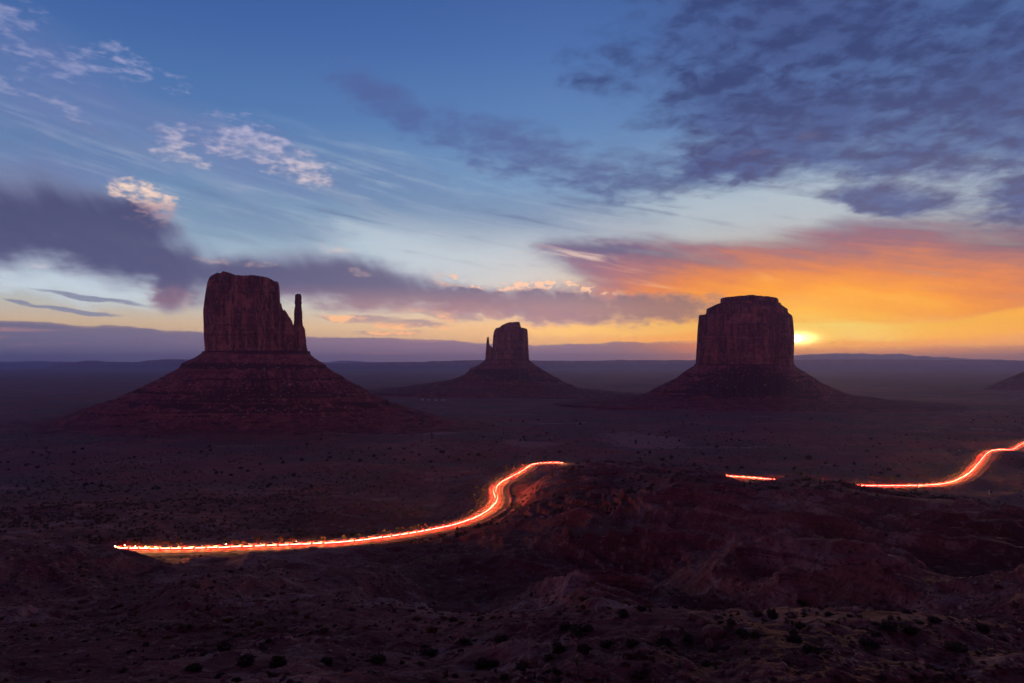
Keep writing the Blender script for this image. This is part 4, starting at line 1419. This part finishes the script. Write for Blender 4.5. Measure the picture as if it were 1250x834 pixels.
def make_car(nm, col, lit, loc, rot, label, group):
    d = CARS[nm]
    r = bpy.data.objects.new({'suv': 'estate_car', 'sedan': 'saloon_car', 'pickup': 'pickup_truck'}[nm], None)
    COL.objects.link(r)
    r.location = loc; r.rotation_euler = rot
    tag(r, label, {'suv': 'car', 'sedan': 'car', 'pickup': 'truck'}[nm], group)
    link('body', d['body'][col], None, r); link('roof', d['roof'][col], None, r); link('windows', d['windows'], None, r)
    for sx in (1, -1):
        for sy in (1, -1):
            o = link('wheel', WHEEL, None, r); o.location = (sx * d['wx'], sy * 0.80, 0.34)
            q = link('rim', RIM, None, o)
    if lit:
        link('added_roof_bar', d['bar'], None, r)
        o = link('added_roof_lamp', BEAM, None, r); o.location = (0.42, 0, {'suv': 1.86, 'sedan': 1.60, 'pickup': 1.92}[nm]); o.rotation_euler = (0, R(-86), 0)
    for i in range(2):
        if lit:
            link('added_side_light', d['strip'][i], None, r); link('added_amber_light', d['strip'][i + 2], None, r)
        link('headlight', d['head', lit][i], None, r); link('tail_light', d['tail', lit][i], None, r)
    return r


RS = np.concatenate([[0], np.cumsum(np.linalg.norm(np.diff(ROAD, axis=0), axis=1))])
s = 3.0
kinds = ['suv', 'sedan', 'suv', 'pickup', 'sedan']
while s < RS[-1] - 4:  # queue of resting cars put in to stand for the light trails
    P0 = np.array([np.interp(s - 1.4, RS, ROAD[:, k]) for k in range(3)])
    P1 = np.array([np.interp(s + 1.4, RS, ROAD[:, k]) for k in range(3)])
    t = (P1 - P0) / np.linalg.norm(P1 - P0)
    n = np.array([-t[1], t[0], 0]); n /= np.linalg.norm(n)
    p = (P0 + P1) / 2 + n * (3.2 + rg.normal(0, 0.15))
    yaw = math.atan2(t[1], t[0]); pit = -math.asin(t[2])
    far = s > RS[-1] * 0.56
    u_ = 625 + p[0] / p[1] * FPX
    if u_ < 690 or u_ > 880:                                  # nothing to be seen behind the hill
        nm = kinds[int(rg.integers(5))]
        if far:
            lb, gp = 'car with added lamps standing in for the light trail on the far right stretch of the dirt road', 'cars standing in for the right light trail'
        else:
            lb, gp = 'car with added lamps standing in for the light trail winding up the middle stretch of the dirt road', 'cars standing in for the middle light trail'
        make_car(nm, int(rg.choice([1, 2, 2, 3, 4, 4])), True, tuple(p + np.array([0, 0, 0.15])), (0, pit, yaw), lb, gp)
    s += CAR_GAP * rg.uniform(0.95, 1.05)

for u, v, nm, yaw, lb in [(1163, 549.2, 'suv', 0.15, 'dark parked estate car, the left one of two beside the right road'), (1171.5, 550.6, 'pickup', -0.35, 'dark parked pickup, the right one of two beside the right road')]:
    p = ground_hit(u, v, 500)
    make_car(nm, 4, False, (p[0], p[1], p[2] + 0.02), (0, 0, yaw), lb, 'vehicles parked off the right road')

# small dark cabin beside the right bend
p = ground_hit(1209, 603, 300)
r = bpy.data.objects.new('cabin', None); COL.objects.link(r); r.location = p
tag(r, 'small dark upright cabin with a pale foot below the right road bend', 'cabin')
M_CAB = paint('dark green panels', (0.03, 0.05, 0.045), 0.6); M_PALE = paint('pale concrete foot', (0.5, 0.48, 0.44), 0.9)
link('foot', box_mesh('foot', -1.0, 1.0, -1.0, 1.0, -0.4, 0.55, M_PALE), None, r)
link('wall', box_mesh('wall', -.85, .85, -.85, .85, 0.552, 2.75, M_CAB), None, r)
link('roof', box_mesh('roof', -1.0, 1.0, -1.0, 1.0, 2.752, 2.92, M_CAB), None, r)
link('door', box_mesh('door', -.40, .40, -.90, -.852, 0.56, 2.4, paint('grey door', (0.12, 0.13, 0.13), 0.6)), None, r)

# four small pale houses far out on the plain
M_WALL = paint('pale house wall', (0.62, 0.58, 0.54), 0.9); M_ROOF = paint('house roof', (0.30, 0.27, 0.26), 0.8)
for u, v, L, yaw, lb in [(515.5, 488.6, 9, 0.2, 'tiny pale house far out on the plain, first from the left'), (523, 488.9, 7, -0.1, 'tiny pale house far out on the plain, second from the left'), (532, 489.1, 8, 0.4, 'tiny pale house far out on the plain, third from the left'), (541, 489.0, 11, 0.0, 'tiny pale house far out on the plain, nearest the middle butte')]:
    p = ground_hit(u, v, 1200)
    r = bpy.data.objects.new('house', None); COL.objects.link(r); r.location = p; r.rotation_euler = (0, 0, yaw)
    tag(r, lb, 'house', 'tiny houses on the plain')
    link('wall', box_mesh('wall', -L / 2, L / 2, -3, 3, -0.5, 3.0, M_WALL), None, r)
    link('roof', bm_mesh('roof', ext([(-L / 2 - .4, 3.0), (-L / 2 - .2, 3.2), (-L / 2 + 1.2, 4.3), (L / 2 - 1.2, 4.3), (L / 2 + .2, 3.2), (L / 2 + .4, 3.0)], 6.8, 1.0, 3.0, 4.3, 0.03), M_ROOF), None, r)
    link('door', box_mesh('door', -.5, .5, -3.06, -3.003, 0.0, 2.1, M_ROOF), None, r)
